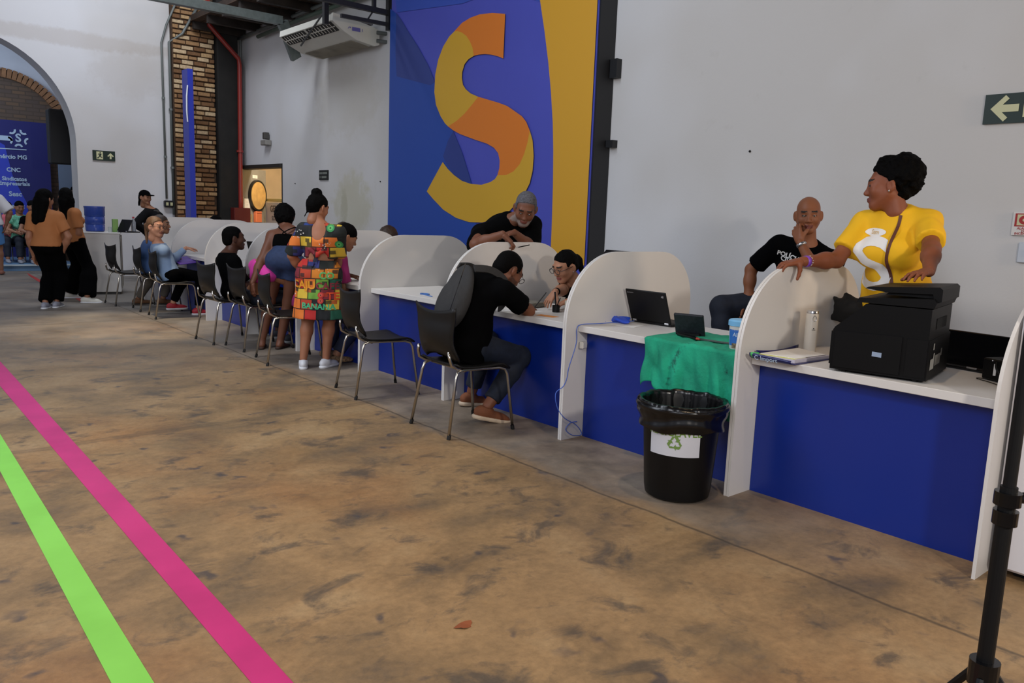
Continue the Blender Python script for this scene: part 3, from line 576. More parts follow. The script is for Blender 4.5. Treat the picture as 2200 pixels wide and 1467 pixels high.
# ================================================================ CHAIRS
chp = mat('chair_plastic', '121110', .45, spec=.35, bump=.06, bscale=300, noise=.08); chrome = mat('chrome_tube', 'b9b2a8', .22, metal=1.0)
def make_chair(label):
    """faces +Y; origin on the floor under the seat centre"""
    t = thing('stacking_chair', label, 'chair', (0, 0, 0), group='black stacking chairs along the counter')
    def seat(u, v):
        x = (u-.5)*.45*(1-.06*(1-v)); y = -.20+v*.42
        z = .452+.012*(2*u-1)**2-.010*math.sin(math.pi*min(1, v*1.2))-(max(0, v-.82)/.18)**2*.035+(max(0, .12-v)/.12)**2*.02
        return (x, y, z)
    MB().grid(seat, 12, 14, .012).build('seat', chp, t, smooth=True)
    def back(u, v):
        s = 2*u-1; hw = .205+.03*abs(v-.42)**1.2*2.0-(.035 if v < .1 else 0)*(1-v/.1)+.018*max(0, v-.7)
        x = s*hw; z = .475+v*.335+(.035*s*s if v > .5 else 0)*((v-.5)*2)**2-(.045*(1-s*s))*(1-v)**3*-1
        y = -.205-.055*v+.045*math.sin(v*math.pi*1.15)*-1-.02*v*v+.045*s*s*(.4+.6*(1-abs(v-.5)*1.2))-.04*max(0, v-.8)*5*.4
        return (x, y, z)
    MB().grid(back, 14, 16, .010).build('backrest', chp, t, smooth=True)
    for s in (-1, 1):
        pts = [(s*.235, -.27, 0), (s*.205, -.205, .38), (s*.20, -.19, .425), (s*.20, -.15, .438), (s*.205, 0, .436), (s*.205, .14, .432), (s*.208, .185, .42), (s*.212, .205, .385), (s*.235, .25, 0)]
        MB().tube(pts, .0105, 8).build('leg_frame', chrome, t, smooth=True)
        MB().tube([(s*.19, -.12, .437), (s*.195, -.19, .45), (s*.198, -.235, .475), (s*.192, -.248, .52), (s*.18, -.25, .56)], .011, 8).build('back_support', chrome, t, smooth=True)
        MB().cyl((s*.235, -.27, 0), (s*.232, -.262, .03), .013, n=8).build('foot_cap', chp, t)
        MB().cyl((s*.235, .25, 0), (s*.233, .245, .03), .013, n=8).build('foot_cap', chp, t)
    MB().tube([(-.2, -.13, .43), (.2, -.13, .43)], .009, 8).build('crossbar', chrome, t, smooth=True)
    MB().tube([(-.2, .13, .428), (.2, .13, .428)], .009, 8).build('crossbar', chrome, t, smooth=True)
    return t
chairs = [  # x, y, heading of the front, label
 (-.325, 4.21, -93, 'black chair under the writing man with the backpack'),
 (-.25, 5.44, -100, 'empty black chair between the patchwork dress and the backpack man'),
 (-.26, 7.0, -101, 'empty black chair behind the woman in denim shorts'),
 (-.20, 7.83, -90, 'black chair behind the seated person in the pink top'),
 (-.31, 8.37, -88, 'black chair under the youth in the black tee'),
 (-.20, 10.45, -97, 'black chair under the woman in the pale denim shirt'),
 (-.30, 12.0, -88, 'black chair beside the white cabinet at the end of the row'),
 (-.16, 11.25, -95, 'black chair under the person with brown boots'),
 (1.40, 1.62, 100, 'black chair with a curved back behind the printer counter'),
 (1.75, 3.05, 85, 'black chair half hidden behind the laptop counter'),
]
ch0 = make_chair(chairs[0][3])
ch0.location = (chairs[0][0], chairs[0][1], 0); ch0.rotation_euler = (0, 0, math.radians(chairs[0][2]))
for x_, y_, a_, l_ in chairs[1:]: dup_tree(ch0, None, (x_, y_, 0), math.radians(a_), l_)
# ================================================================ BIN
tb = thing('waste_bin', 'black recycling bin lined with a black bag in front of the green cloth', 'bin', (-.19, 2.50, 0))
def lath(prof, c, n, m, name, parent, smooth=True, cap=(True, False), auto=40): return MB().lathe(prof, c, n, cap=cap).build(name, m, parent, world=True, auto=auto)
bc = (-.19, 2.50, 0)
binm = mat('bin_plastic', '060607', .42, spec=.3); bagm = mat('bin_bag', '060607', .25, spec=.5)
lath([(.15, .0), (.168, .012), (.175, .05), (.203, .47), (.212, .475), (.214, .495), (.208, .50), (.20, .47), (.172, .06), (0, .05)], bc, 48, binm, 'body', tb, cap=(True, False))
# liner: folded over the rim, gathered, hanging outside
rngb = np.random.RandomState(5)
def bagpt(u, v):
    t = 2*math.pi*u; wv_ = math.sin(t*9+1.3)*.5+math.sin(t*17+.4)*.3+math.sin(t*31)*.2
    if v < .55:   # inside, from deep up to the rim
        q = v/.55; r = .155+.052*q; z = .18+.335*q; r += .012*wv_*(1-q*.4)
    elif v < .68:
        q = (v-.55)/.13; r = .207+.028*math.sin(q*math.pi/2); z = .515+.012*math.sin(q*math.pi)-.012*q; r += .005*wv_; z += .004*wv_
    else:
        q = (v-.68)/.32; lowz = .380+.005*math.sin(3*t+1)+.004*math.sin(7*t); r = .236-.018*q+.006*wv_*(1-q)+.006*math.sin(q*9+2*math.sin(t*2)); z = .503+(lowz-.503)*q
    return (bc[0]+r*math.cos(t), bc[1]+r*math.sin(t), z)
MB().grid(bagpt, 144, 44).build('liner_bag', bagm, tb, world=True, smooth=True)
MB().lathe([(.232, .470), (.240, .480), (.244, .493), (.238, .508), (.229, .506)], bc, 64).build('rim_roll', bagm, tb, world=True, smooth=True)
lg = thing('x', None, None, (0, 0, 0)); bpy.data.objects.remove(lg)
# label wrapped on the drum
a0 = math.atan2(-bc[1], CX-bc[0])
def wrap(P, off): # P: (arc metres, z)
    out = []
    for s_, z in P:
        r = .175+(z-.05)/.45*.03+off; t = a0-.16+s_/r; out.append((bc[0]+r*math.cos(t), bc[1]+r*math.sin(t), z))
    return out
def wrapgrid(x0, x1, z0, z1, off, m, nm, n=18):
    mb = MB(); mb.add(wrap([(x0+(x1-x0)*i/n, z) for i in range(n+1) for z in (z0, z1)], off), [(2*i, 2*i+2, 2*i+3, 2*i+1) for i in range(n)]); return mb.build(nm, m, tb, world=True, smooth=True)
wrapgrid(-.135, .135, .255, .40, .002, mat('label_white', 'cfd0d6', .5), 'label', 24)
gl = mat('recycle_green', '6f8f45', .5)
V_, F_ = text_geo('RECICLÁVEL', .062, .02, 'CENTER'); mesh_obj('lettering', wrap([(a*.84, .382+b_) for a, b_ in V_], .0032), F_, gl, tb, True)
arr = []
def arrowband(a0_, a1_, head):
    P = []; r0, r1 = .020, .036
    return a0_
for k in range(3):
    tri = []; base = math.pi/2+2*math.pi*k/3
    def R2(x, y): c, s_ = math.cos(base-math.pi/2), math.sin(base-math.pi/2); return (x*c-y*s_, x*s_+y*c)
    arr.append([R2(*p) for p in [(-.026, .008), (-.012, .036), (-.001, .036), (-.008, .020), (-.014, .0155)]])
    arr.append([R2(*p) for p in [(.001, .037), (.014, .037), (.022, .022), (.029, .026), (.021, .006), (.001, .008), (.009, .0135), (.004, .025), (-.003, .030)]])
P = []; F_ = []
for p in arr: F_.append(tuple(range(len(P), len(P)+len(p)))); P += [(a+.005, .327+b_) for a, b_ in p]
mesh_obj('recycling_mark', wrap(P, .0035), F_, gl, tb, True)
# ================================================================ COUNTER THINGS
D = .75
bp_ = mat('matte_black', '080809', .55, spec=.3); bpg = mat('gloss_black', '08080a', .25, spec=.4); met = mat('steel_bright', 'c9c9cb', .25, metal=.9)
def local_box(c, size, rz, m, parent, name, bev=.003): return MB().box(c, size, rz, bev=bev).build(name, m, parent, world=True)
# laptop seen from behind
def laptop(name, label, hinge, ang, w_=.33, h_=.225, d_=.235, tilt=14, logo=False, screen='10141c'):
    """hinge: world point of the hinge middle; the keyboard extends towards heading ang"""
    t = thing(name, label, 'laptop', tuple(hinge), ang)
    MB().box((0, d_/2, .010), (w_, d_, .018), bev=.004).build('base', bp_, t)
    MB().box((0, d_/2+.0, .0195), (w_-.05, d_*.45, .002)).build('keyboard', mat('key_black', '1d1d20', .6), t)
    a = math.radians(tilt); Rm = np.array(Matrix.Rotation(a, 3, 'X'))
    c = np.array([0, 0, .02])+Rm@np.array([0, 0, h_/2])
    MB().box(c, (w_, .012, h_), R=Rm, bev=.004).build('lid', bp_, t)
    MB().box(c+Rm@np.array([0, .0068, .004]), (w_-.03, .001, h_-.035), R=Rm).build('display', mat('display_dark', screen, .15), t)
    for s in (-1, 1): MB().cyl((s*w_*.4-.015, -.002, .018), (s*w_*.4+.015, -.002, .018), .008, n=10).build('hinge', met, t)
    if logo:
        fr = lambda x, z: np.array([0, 0, .02])+Rm@np.array([x, -.0066, z])
        u_ = np.array([-1., 0, 0]); v_ = Rm@Z
        o = fr(.0, 0); lgm = mat('logo_silver', '9a9a9e', .3, metal=.6)
        V1, F1 = text_geo('THINKPAD', .011, .02, 'CENTER'); 
        # small slanted badge, left, and a tiny strip of lettering, right (as seen from the room)
        for poly, nm in (([(-.006, -.010), (.012, -.004), (.008, .006), (-.002, .004), (-.001, .011), (-.010, .006)], 'badge'),):
            p0 = fr(w_/2-.028, h_-.030); mesh_obj(nm, [p0+a_*u_+b_*v_ for a_, b_ in poly], [tuple(range(len(poly)))], lgm, t)
        p0 = fr(-w_/2+.04, h_-.022); mesh_obj('lettering', [p0+a_*u_+b_*v_ for a_, b_ in V1], F1, lgm, t)
    return t
laptop('laptop', 'open black laptop seen from behind beside the green cloth', (.60, 3.39, D), math.radians(-88), tilt=22, logo=True)
# green cloth: lies on the top and hangs over the blue front
cloth = mat('green_cloth', '0f9a74', .8, col2='0b7c62', nscale=5, bump=.35, bscale=22)
rc = np.random.RandomState(2)
cm, nt, b, tc = node_mat('green_cloth_inked', .85)
c_ = ramp(nt, noise(5, 6, .6), [(.3, lin('0c7f63')), (.55, lin('12a07a')), (.75, lin('19ac88'))])
c_ = mixc(nt, ramp(nt, noise(9, 7, .7), [(.60, (0, 0, 0)), (.70, (1, 1, 1))]), c_, lin('0d3a36'))
nt.links.new(c_, b.inputs['Base Color']); bp = N(nt, 'ShaderNodeBump'); bp.inputs['Strength'].default_value = .5; bp.inputs['Distance'].default_value = .02; nt.links.new(noise(11, 5, .6), bp.inputs['Height']); nt.links.new(bp.outputs[0], b.inputs['Normal'])
tc_ = thing('cloth', 'green ink-stained cloth draped over the worktop edge above the bin', 'cloth', (.1, 2.75, D))
def clo(u, v):
    y = 2.345+u*.68+.02*math.sin(v*7); s_ = v*.95   # v: from the back edge forwards then down
    wob = .006*math.sin(u*23+v*5)+.005*math.sin(u*11-v*9)
    if s_ < .50:
        back = .60-.16*max(0, (1-u)-.0)*0; x = .60-s_; z = D+.004+abs(wob)*.8
        return (x, y+(.10*(u > .9))*(0), z)
    q = s_-.50; hang = q*(.70+.10*math.sin(u*5+.5)+.05*math.sin(u*19))
    fold = .016*math.sin(u*17+1)+.010*math.sin(u*31+2*q*8)
    x = .10-.012-min(1, q*8)*.006-abs(fold)*min(1, q*4)*1.2; z = D+.004-hang
    y += .06*q*math.sin(u*6-1.5)-(u > .93)*.03*q*4*0
    return (x, y, z)
MB().grid(clo, 70, 60, .0015).build('drape', cm, tc_, world=True, smooth=True)
# ink pad, marker, glasses case on the cloth
ip = thing('ink_pad', 'square dark ink pad with a pale blue knob standing on the green cloth', 'ink pad', (.42, 2.93, D+.01))
Rm = np.array(Matrix.Rotation(math.radians(-70), 3, 'Z'))@np.array(Matrix.Rotation(math.radians(-62), 3, 'X'))
pc = np.array([.36, 2.90, D+.075]); MB().box(pc, (.18, .15, .018), R=Rm, bev=.004).build('plate', mat('ink_slate', '20242c', .7, noise=.5, nscale=60), ip, world=True)
k0 = pc+Rm@np.array([0, 0, .012]); MB().sphere(tuple(k0), .017, 14, sc=(1, 1, 1)).build('knob', mat('knob_blue', '6f9ca8', .25), ip, world=True, smooth=True)
MB().box((.40, 2.92, D+.016), (.10, .15, .016), .3, bev=.004).build('base', bp_, ip, world=True)
mk = thing('marker', 'black marker pen with a red end lying on the green cloth', 'pen', (.27, 2.83, D+.02))
MB().cyl((.30, 2.93, D+.018), (.25, 2.76, D+.018), .011, n=12).build('barrel', bpg, mk, world=True); MB().cyl((.25, 2.76, D+.018), (.243, 2.735, D+.018), .009, .005, n=12).build('tip', mat('tip_red', 'a83324', .4), mk, world=True)
rl = MB(); rl.box((.30, 2.63, D+.012), (.035, .28, .008), .12, bev=.002); tag(rl.build('ruler', mat('ruler_dark', '35453f', .5)), 'dark strip ruler lying across the green cloth', 'ruler')
bk = thing('bucket', 'white plastic tub with a pale blue lid beside the partition', 'tub', (.225, 2.46, D+.006))
b0 = (.222, 2.458, D+.006); lath([(.050, 0), (.053, .004), (.060, .135)], b0, 36, mat('tub_white', 'dcdad5', .4), 'body', bk); lath([(.060, .128), (.066, .13), (.066, .155), (.058, .163), (.0, .165)], b0, 36, mat('lid_blue', '7cc0ec', .4), 'lid', bk, cap=(False, False))
def ring_label(c, r0, r1, z0, z1, a_c, a_w, m, nm, par, n=16):
    mb = MB(); mb.add([(c[0]+(r0 if j == 0 else r1)*math.cos(a_c+a_w*(i/n-.5)), c[1]+(r0 if j == 0 else r1)*math.sin(a_c+a_w*(i/n-.5)), c[2]+(z0, z1)[j]) for i in range(n+1) for j in (0, 1)], [(2*i, 2*i+2, 2*i+3, 2*i+1) for i in range(n)]); return mb.build(nm, m, par, world=True, smooth=True)
ac_ = math.atan2(-b0[1], CX-b0[0]); ring_label(b0, .0545, .0588, .022, .11, ac_, 2.6, mat('label_blue', '2f6fc4', .4), 'label', bk); ring_label(b0, .0547, .0556, .008, .036, ac_, 1.6, mat('label_photo', '9a8468', .6, noise=.7, nscale=60), 'label_picture', bk)
V_, F_ = text_geo('Album', .030, .02, 'CENTER'); mesh_obj('lettering', [(b0[0]+.0593*math.cos(ac_+a/.059), b0[1]+.0593*math.sin(ac_+a/.059), b0[2]+.083+c) for a, c in V_], F_, wt, bk, True)
# glove, paper, cable with plug
gv = thing('rubber_glove', 'crumpled blue rubber glove lying beside the laptop', 'glove', (.47, 3.60, D))
def gl_pt(u, v):
    t = 2*math.pi*u; ph = math.pi*v; r = 1+.25*math.sin(3*t+1)+.15*math.sin(7*t); return (.46+.06*r*math.sin(ph)*math.cos(t), 3.56-.11*r*math.sin(ph)*math.sin(t), D+.022-.019*math.cos(ph)+.008*math.sin(5*t)*math.sin(ph))
MB().grid(gl_pt, 40, 14).build('glove', mat('glove_blue', '2d55d6', .5, bump=.4, bscale=50), gv, world=True, smooth=True)
for a_ in (-.5, -.1, .3, .7): MB().tube([(.44, 3.60, D+.014), (.44-.05*math.cos(a_), 3.62+.055*math.sin(a_)+.01, D+.012), (.43-.08*math.cos(a_), 3.63+.09*math.sin(a_), D+.008)], .009, 8, rs=[.012, .010, .007]).build('finger', MATS['glove_blue'], gv, world=True, smooth=True)
pp = MB(); pp.box((.42, 3.50, D+.0015), (.21, .30, .001), .25); tag(pp.build('paper_sheet', pwht), 'white paper sheet under the blue glove', 'paper')
cb = thing('network_cable', 'blue network cable hanging from the worktop and looping on the booth side', 'cable', (.1, 3.56, .4))
def plane_pt(x, y, Yp): p = onY(x, y, Yp); return p
cpts = [(.56, 3.50, D+.012), (.40, 3.53, D+.008), (.24, 3.55, D+.006), (.12, 3.565, D+.006), (.085, 3.57, D-.02)]
for x_, y_ in ((1238, 738), (1222, 790), (1218, 812), (1210, 830), (1194, 845)): cpts.append(tuple(onY(x_, y_, 3.58)))
for x_, y_ in ((1196, 875), (1212, 898), (1236, 912), (1248, 932), (1228, 934), (1214, 922), (1224, 908), (1238, 905)): q = onY(x_, y_, 3.578); cpts.append((q[0], 3.572, max(q[2], .01)))
def smooth_path(P, n=6):
    P = [np.array(p, float) for p in P]; out = []
    for i in range(len(P)-1):
        a, b_, c, d_ = P[max(i-1, 0)], P[i], P[i+1], P[min(i+2, len(P)-1)]
        for k in range(n): t = k/n; out.append(.5*((2*b_)+(c-a)*t+(2*a-5*b_+4*c-d_)*t*t+(3*b_-a-3*c+d_)*t**3))
    return out+[P[-1]]
MB().tube(smooth_path(cpts), .0027, 6).build('cord', mat('cable_blue', '4a6fd0', .45), cb, world=True, smooth=True)
q = onY(1252, 741, 3.56); local_box((q[0], 3.555, q[2]), (.055, .03, .045), .2, mat('plug_white', 'cfccc4', .5), cb, 'adapter_box', .006)
# booth 1: printer, thermos, folder, monitor, power boxes
pr = thing('printer', 'large black multifunction printer on the right worktop', 'printer', (.40, 1.70, D))
a = np.array([.098, 1.868]); b2 = np.array([.180, 1.452]); ex = nrm(np.append(b2-a, 0)); ey = np.cross(Z, ex); L_ = float(np.linalg.norm(b2-a)); W_ = .47
if ey[0] < 0: ey = -ey
o0 = np.array([a[0], a[1], D+.012]); pb_ = mat('printer_black', '040405', .5, spec=.2, bump=.03, bscale=400); pb2 = mat('printer_dark', '060607', .5, spec=.2)
def pprism(prof, y0, y1, m, nm): return MB().prism(prof, o0+ey*y0, ex, Z, ey*(y1-y0)).build(nm, m, pr, world=True)
pprism([(0, 0), (L_, 0), (L_, .185), (.985*L_, .185), (.985*L_, .325), (.32*L_, .325), (.23*L_, .285), (.02*L_, .205), (0, .19)], 0, W_, pb_, 'body')
pprism([(.03*L_, .012), (.73*L_, .012), (.73*L_, .190), (.03*L_, .185)], -.006, 0, pb2, 'side_panel')
pprism([(.78*L_, .012), (.985*L_, .012), (.985*L_, .185), (.78*L_, .185)], -.004, 0, pb2, 'side_panel')
pprism([(-.012, .02), (0, .02), (0, .17), (-.012, .18)], .02, W_-.02, pb2, 'front_cover')
pprism([(.22*L_, .330), (1.0*L_, .330), (1.02*L_, .355), (.99*L_, .372), (.24*L_, .352)], .0, W_+.01, pb_, 'scanner_bed')
pprism([(.48*L_, .372), (.96*L_, .372), (.96*L_, .395), (.52*L_, .385)], .05, W_-.03, pb2, 'feeder_base')
pprism([(.28*L_, .396), (.31*L_, .404), (1.02*L_, .425), (1.05*L_, .414), (1.05*L_, .360), (.98*L_, .358), (.96*L_, .392), (.50*L_, .384)], .03, W_-.02, pb_, 'document_feeder')
pprism([(.12*L_, -.012), (.16*L_, -.012), (.16*L_, 0), (.12*L_, 0)], .02, W_-.02, bp_, 'foot'); pprism([(.86*L_, -.012), (.90*L_, -.012), (.90*L_, 0), (.86*L_, 0)], .02, W_-.02, bp_, 'foot')
def pside(x0, x1, z0, z1, m, nm, off=.002):  # on the rear end, plane ex = L
    c = o0+ex*(L_+off); P = [c+ey*x0+Z*z0, c+ey*x1+Z*z0, c+ey*x1+Z*z1, c+ey*x0+Z*z1]; return mesh_obj(nm, P, [(0, 1, 2, 3)], m, pr, True)
stk = mat('sticker_grey', '9c9a94', .5); stk2 = mat('sticker_silver', '7c7a74', .4)
pside(.13, .36, .225, .275, mat('vent_black', '040404', .9), 'handle_recess', -.0045)
for q_ in ((.08, .105, .135, .165), (.10, .125, .095, .118), (.04, .125, .045, .095), (.14, .26, .055, .105), (.26, .29, .09, .125)): pside(*q_, stk if q_[0] < .13 else stk2, 'sticker')
lc = o0+ex*(.44*L_)-ey*.008; mesh_obj('maker_plate', [lc+Z*.085, lc+ex*.042+Z*.083, lc+ex*.042+Z*.105, lc+Z*.107], [(0, 1, 2, 3)], mat('plate_blue', '8fa0b8', .4), pr, True)
th = thing('thermos', 'tall white bottle with a chrome lid beside the partition', 'bottle', (.55, 2.225, D))
b0 = (.55, 2.225, D); lath([(.030, 0), (.0335, .004), (.0335, .205), (.030, .215)], b0, 36, mat('thermos_white', 'e2dcd0', .35), 'body', th); lath([(.031, .213), (.031, .226), (.028, .230), (0, .230)], b0, 36, met, 'lid', th, cap=(False, False))
MB().tube([(b0[0]+.0345*math.cos(t_), b0[1]-.034, b0[2]+.193+.016*math.sin(t_)) if 0 else (b0[0]-.0335*math.cos(.9)+.010*math.cos(t_)*math.sin(.9), b0[1]-.0335*math.sin(.9)-.010*math.cos(t_)*math.cos(.9), b0[2]+.188+.015*math.sin(t_)) for t_ in np.linspace(0, 2*math.pi, 16)], .0015, 5).build('loop', met, th, world=True)
flat([[(-.003, .0), (.003, .0), (.003, .006), (-.003, .006)], [(-.010, -.006), (.010, -.006), (.010, -.003), (-.010, -.003)]], (b0[0]-.0345*math.cos(.85), b0[1]-.0345*math.sin(.85), b0[2]+.13), (math.sin(.85), -math.cos(.85), 0), Z, ink, th, 'maker_mark', .0005)
fo = thing('document_folder', 'open navy folder with loose papers and white lettering on the worktop', 'folder', (.3, 2.18, D))
fA, fB, fC, fD_ = np.array([.055, 2.268]), np.array([.065, 2.03]), np.array([.40, 2.02]), np.array([.50, 2.27])
nav = mat('folder_navy', '1b1f5c', .35); 
def quad_slab(P, z0, z1, m, nm, par): mb = MB(); mb.add([(p[0], p[1], z0) for p in P]+[(p[0], p[1], z1) for p in P], [(3, 2, 1, 0), (4, 5, 6, 7), (0, 1, 5, 4), (1, 2, 6, 5), (2, 3, 7, 6), (3, 0, 4, 7)]); return mb.build(nm, m, par, world=True)
quad_slab([fA, fB, fC, fD_], D+.001, D+.005, nav, 'cover', fo)
quad_slab([fA+(.02, -.015), fB+(.03, .02), fC+(.0, .01), fD_+(-.02, -.02)], D+.005, D+.022, mat('paper_stack', 'c9c2cc', .7), 'papers', fo)
quad_slab([fA+(.025, -.02), fB+(.035, .03), fB+(.16, .025), fA+(.16, -.02)], D+.022, D+.024, mat('paper_lime', 'cfd07a', .7), 'lime_sheet', fo)
quad_slab([fA+(.045, -.02), fB+(.055, .03), fC+(-.01, .02), fD_+(-.05, -.03)], D+.024, D+.026, pwht, 'top_sheet', fo)
MB().grid(lambda u, v: (.045-.035*math.sin(v*2.2)*(.5+.5*u)+.01, 2.275-u*.245, D+.002+.03*v*(1-.2*u)), 14, 8, .002).build('spine_flap', nav, fo, world=True, smooth=True)
MB().grid(lambda u, v: (.05+u*.03+.0-.035*math.sin(v*2.2)*.6, 2.262-u*.03, D+.003+.032*v), 4, 6, .002).build('green_tab', mat('tab_green', '4dbb66', .4), fo, world=True, smooth=True)
lettering('C Import', .034, (.012, 2.225, D+.018), (0.02, -1, 0), nrm(np.array([-.35, 0, 1.0])), wt, fo, bold=.01, off=.006)
MB().grid(lambda u, v: (.12+.42*u, 2.285-.0*u, D+.004+.03*v*(1-.5*math.sin(u*3))), 12, 3, .002).build('back_flap', nav, fo, world=True, smooth=True)
ps = thing('power_box', 'black power supply box with a white label by the right partition', 'power supply', (.62, 1.26, D))
local_box((.60, 1.275, D+.055), (.12, .13, .10), -.4, bp_, ps, 'box', .006); p_ = np.array([.545, 1.262, D+.05])
mesh_obj('label', [np.array([.5375, 1.2985, D+.03]), np.array([.5535, 1.238, D+.03])*1, np.array([.5535, 1.238, D+.085]), np.array([.5375, 1.2985, D+.085])], [(0, 1, 2, 3)], pwht, ps, True)
for e in (-.045, .04): MB().sphere((.545+abs(e)*.1, 1.27+e, D+.098), .004, 8).build('screw', met, ps, world=True)
MB().tube(smooth_path([(.60, 1.27, D+.11), (.54, 1.29, D+.09), (.52, 1.27, D+.05), (.53, 1.22, D+.01), (.50, 1.18, D+.006)]), .005, 6).build('lead', bp_, ps, world=True, smooth=True)
ps2 = thing('power_box', 'second black power box wedged against the right partition', 'power supply', (.62, 1.16, D)); local_box((.66, 1.165, D+.05), (.16, .06, .09), 0, bp_, ps2, 'box', .006); MB().cyl((.57, 1.165, D+.05), (.585, 1.165, D+.05), .008, n=10).build('knob', met, ps2, world=True)
mo = thing('monitor_stand', 'low black monitor base with chrome badge behind the power boxes', 'monitor', (.78, 1.50, D))
local_box((.80, 1.48, D+.012), (.12, .34, .02), -.12, bpg, mo, 'base', .006); local_box((.84, 1.48, D+.10), (.02, .36, .17), -.12, bpg, mo, 'panel', .004); local_box((.737, 1.46, D+.018), (.004, .05, .008), -.12, met, mo, 'badge', .001)
MB().tube(smooth_path([(.72, 1.40, D+.02), (.66, 1.36, D+.02), (.60, 1.34, D+.005), (.55, 1.37, D+.004), (.50, 1.30, D+.004), (.45, 1.24, D+.004)]), .002, 5).build('lead', bp_, mo, world=True, smooth=True)
for dz_ in (.16, .10): pass
# booth 3: writing place
def sheet(label, x_, y_, w_, h_, rz, m=pwht, z=D): s_ = MB(); s_.box((x_, y_, z+.0012), (w_, h_, .0012), rz); return tag(s_.build('paper_sheet', m), label, 'paper')
sheet('white form under the hands of the writing man', .25, 4.33, .21, .297, .35); sheet('second white sheet near the writing man beside the form', .22, 4.62, .15, .25, -.2, z=D+.0005)
sheet('orange slip under the fingertips of the woman with glasses', .24, 4.02, .07, .16, .15, mat('paper_orange', 'd98a3a', .6))
en = MB(); en.box((.47, 3.90, D+.05), (.03, .34, .09), 0, bev=.004); tag(en.build('document_box', mat('cream_card', 'c9c4b2', .6)), 'cream card box standing on the worktop behind the orange slip', 'box')
pn = thing('pen_holder', 'short black cup holding two pens by the hands of the writing man', 'cup', (.46, 4.16, D)); lath([(.024, 0), (.027, .002), (.028, .05)], (.46, 4.16, D), 20, bp_, 'cup', pn); MB().cyl((.46, 4.16, D+.03), (.44, 4.10, D+.11), .004, n=8).build('pen', bpg, pn, world=True); MB().cyl((.47, 4.17, D+.03), (.50, 4.22, D+.14), .006, n=8).build('pen', bpg, pn, world=True)
tr_ = MB(); tr_.box((.50, 4.55, D+.02), (.2, .28, .035), .2, bev=.006); tag(tr_.build('document_tray', mat('tray_smoke', '6f6b5e', .25)), 'small smoke grey document tray beside the writing man', 'tray')
# booth 4: blue ribbon
rb = MB(); rb.tube(smooth_path([(.24, 5.58, D+.004), (.22, 5.54, D+.006), (.25, 5.50, D+.005), (.29, 5.52, D+.004), (.28, 5.58, D+.005), (.24, 5.58, D+.004), (.22, 5.45, D+.004), (.20, 5.35, D+.004)]), .004, 6); tag(rb.build('ribbon', mat('ribbon_blue', '3f6fb4', .5), smooth=True), 'thin blue looped ribbon lying on the bare white worktop', 'ribbon')
# booth 5 & beyond: laptops, clipboard, papers
laptop('laptop', 'wide black monitor-like laptop behind the patchwork dress', (.62, 6.72, D), math.radians(-100), w_=.42, h_=.28, tilt=10)
sheet('white paper beside the hand of the seated person in magenta', .20, 6.5, .2, .25, .1); s_ = MB(); s_.box((.22, 6.36, D+.008), (.12, .2, .012), .2, bev=.003); tag(s_.build('notebook', mat('note_pink', 'b22e5a', .5)), 'dark pink notebook under the hand of the seated person in magenta', 'notebook')
laptop('laptop', 'half closed laptop screen facing the seated youth in black', (.66, 8.05, D), math.radians(-95), w_=.36, h_=.26, tilt=12)
pbx = thing('box_file', 'white upright box file on the worktop in front of the seated youth', 'box', (.5, 7.9, D)); local_box((.42, 7.85, D+.12), (.28, .08, .24), .1, mat('file_white', 'bcc4d2', .5), pbx, 'box', .004)
laptop('laptop', 'tilted black laptop standing left of the seated youth in black', (.34, 8.95, D), math.radians(-60), w_=.34, h_=.27, tilt=20)
wb_ = thing('water_bottle', 'tiny clear bottle with a black cap at the end of the row', 'bottle', (.4, 11.4, D)); lath([(.03, 0), (.032, .005), (.032, .09), (.014, .115), (.014, .125)], (.38, 11.35, D), 20, mat('clear_plastic', 'c8ccd0', .15, trans=.6), 'body', wb_); lath([(.017, .12), (.017, .145), (0, .146)], (.38, 11.35, D), 16, bp_, 'cap', wb_, cap=(False, False))
tag(MB().box((.32, 11.30, D+.012), (.2, .28, .02), .1, bev=.003).build('notebook', mat('note_yellow', 'c2b27a', .6)), 'yellowish notebook at the far end worktop by the small bottle', 'notebook')
# ================================================================ CABINET AT THE FAR END
cf = thing('cabinet', 'white counter cabinet at the end of the booth row under the blue water jug', 'cabinet', (-.25, 13.5, 0))
rzc = math.radians(-16)
def cab(c, s_, m, nm, bev=.003):
    Rz = np.array(Matrix.Rotation(rzc, 3, 'Z')); return MB().box(np.array([-.30, 13.33, 0])+Rz@np.array([c[0]-.02, c[1]+.36, 0])+np.array([0, 0, c[2]]), s_, R=Rz, bev=bev).build(nm, m, cf, world=True)
cab((0, 0, .485), (.50, .72, .89), wm, 'body'); cab((0, 0, .935), (.53, .75, .018), wm, 'top'); cab((0, 0, .02), (.46, .66, .04), mat('plinth_dark', '4a4845', .6), 'plinth'); cab((.262, 0, .49), (.012, .66, .80), mat('side_grey', '8f8a83', .5), 'side_door')  # side door is a plain grey, darker than the white body
CT = .945
wj = thing('water_jug', 'big blue water dispenser jug on the white cabinet', 'water jug', (-.27, 13.55, CT)); jb = mat('jug_blue', '2f4aa0', .25)
lath([(.12, 0), (.135, .01), (.138, .10), (.132, .11), (.14, .12), (.14, .22), (.134, .23), (.142, .24), (.145, .36), (.15, .365), (.15, .385), (.0, .39)], (-.30, 13.75, CT), 32, jb, 'body', wj, cap=(True, False))
lath([(.025, 0), (.03, .08)], (-.17, 13.42, CT), 16, mat('cup_grey', 'b9c0c0', .5), 'cup', thing('plastic_cup', 'small pale cup in front of the blue water jug', 'cup', (-.17, 13.42, CT)))
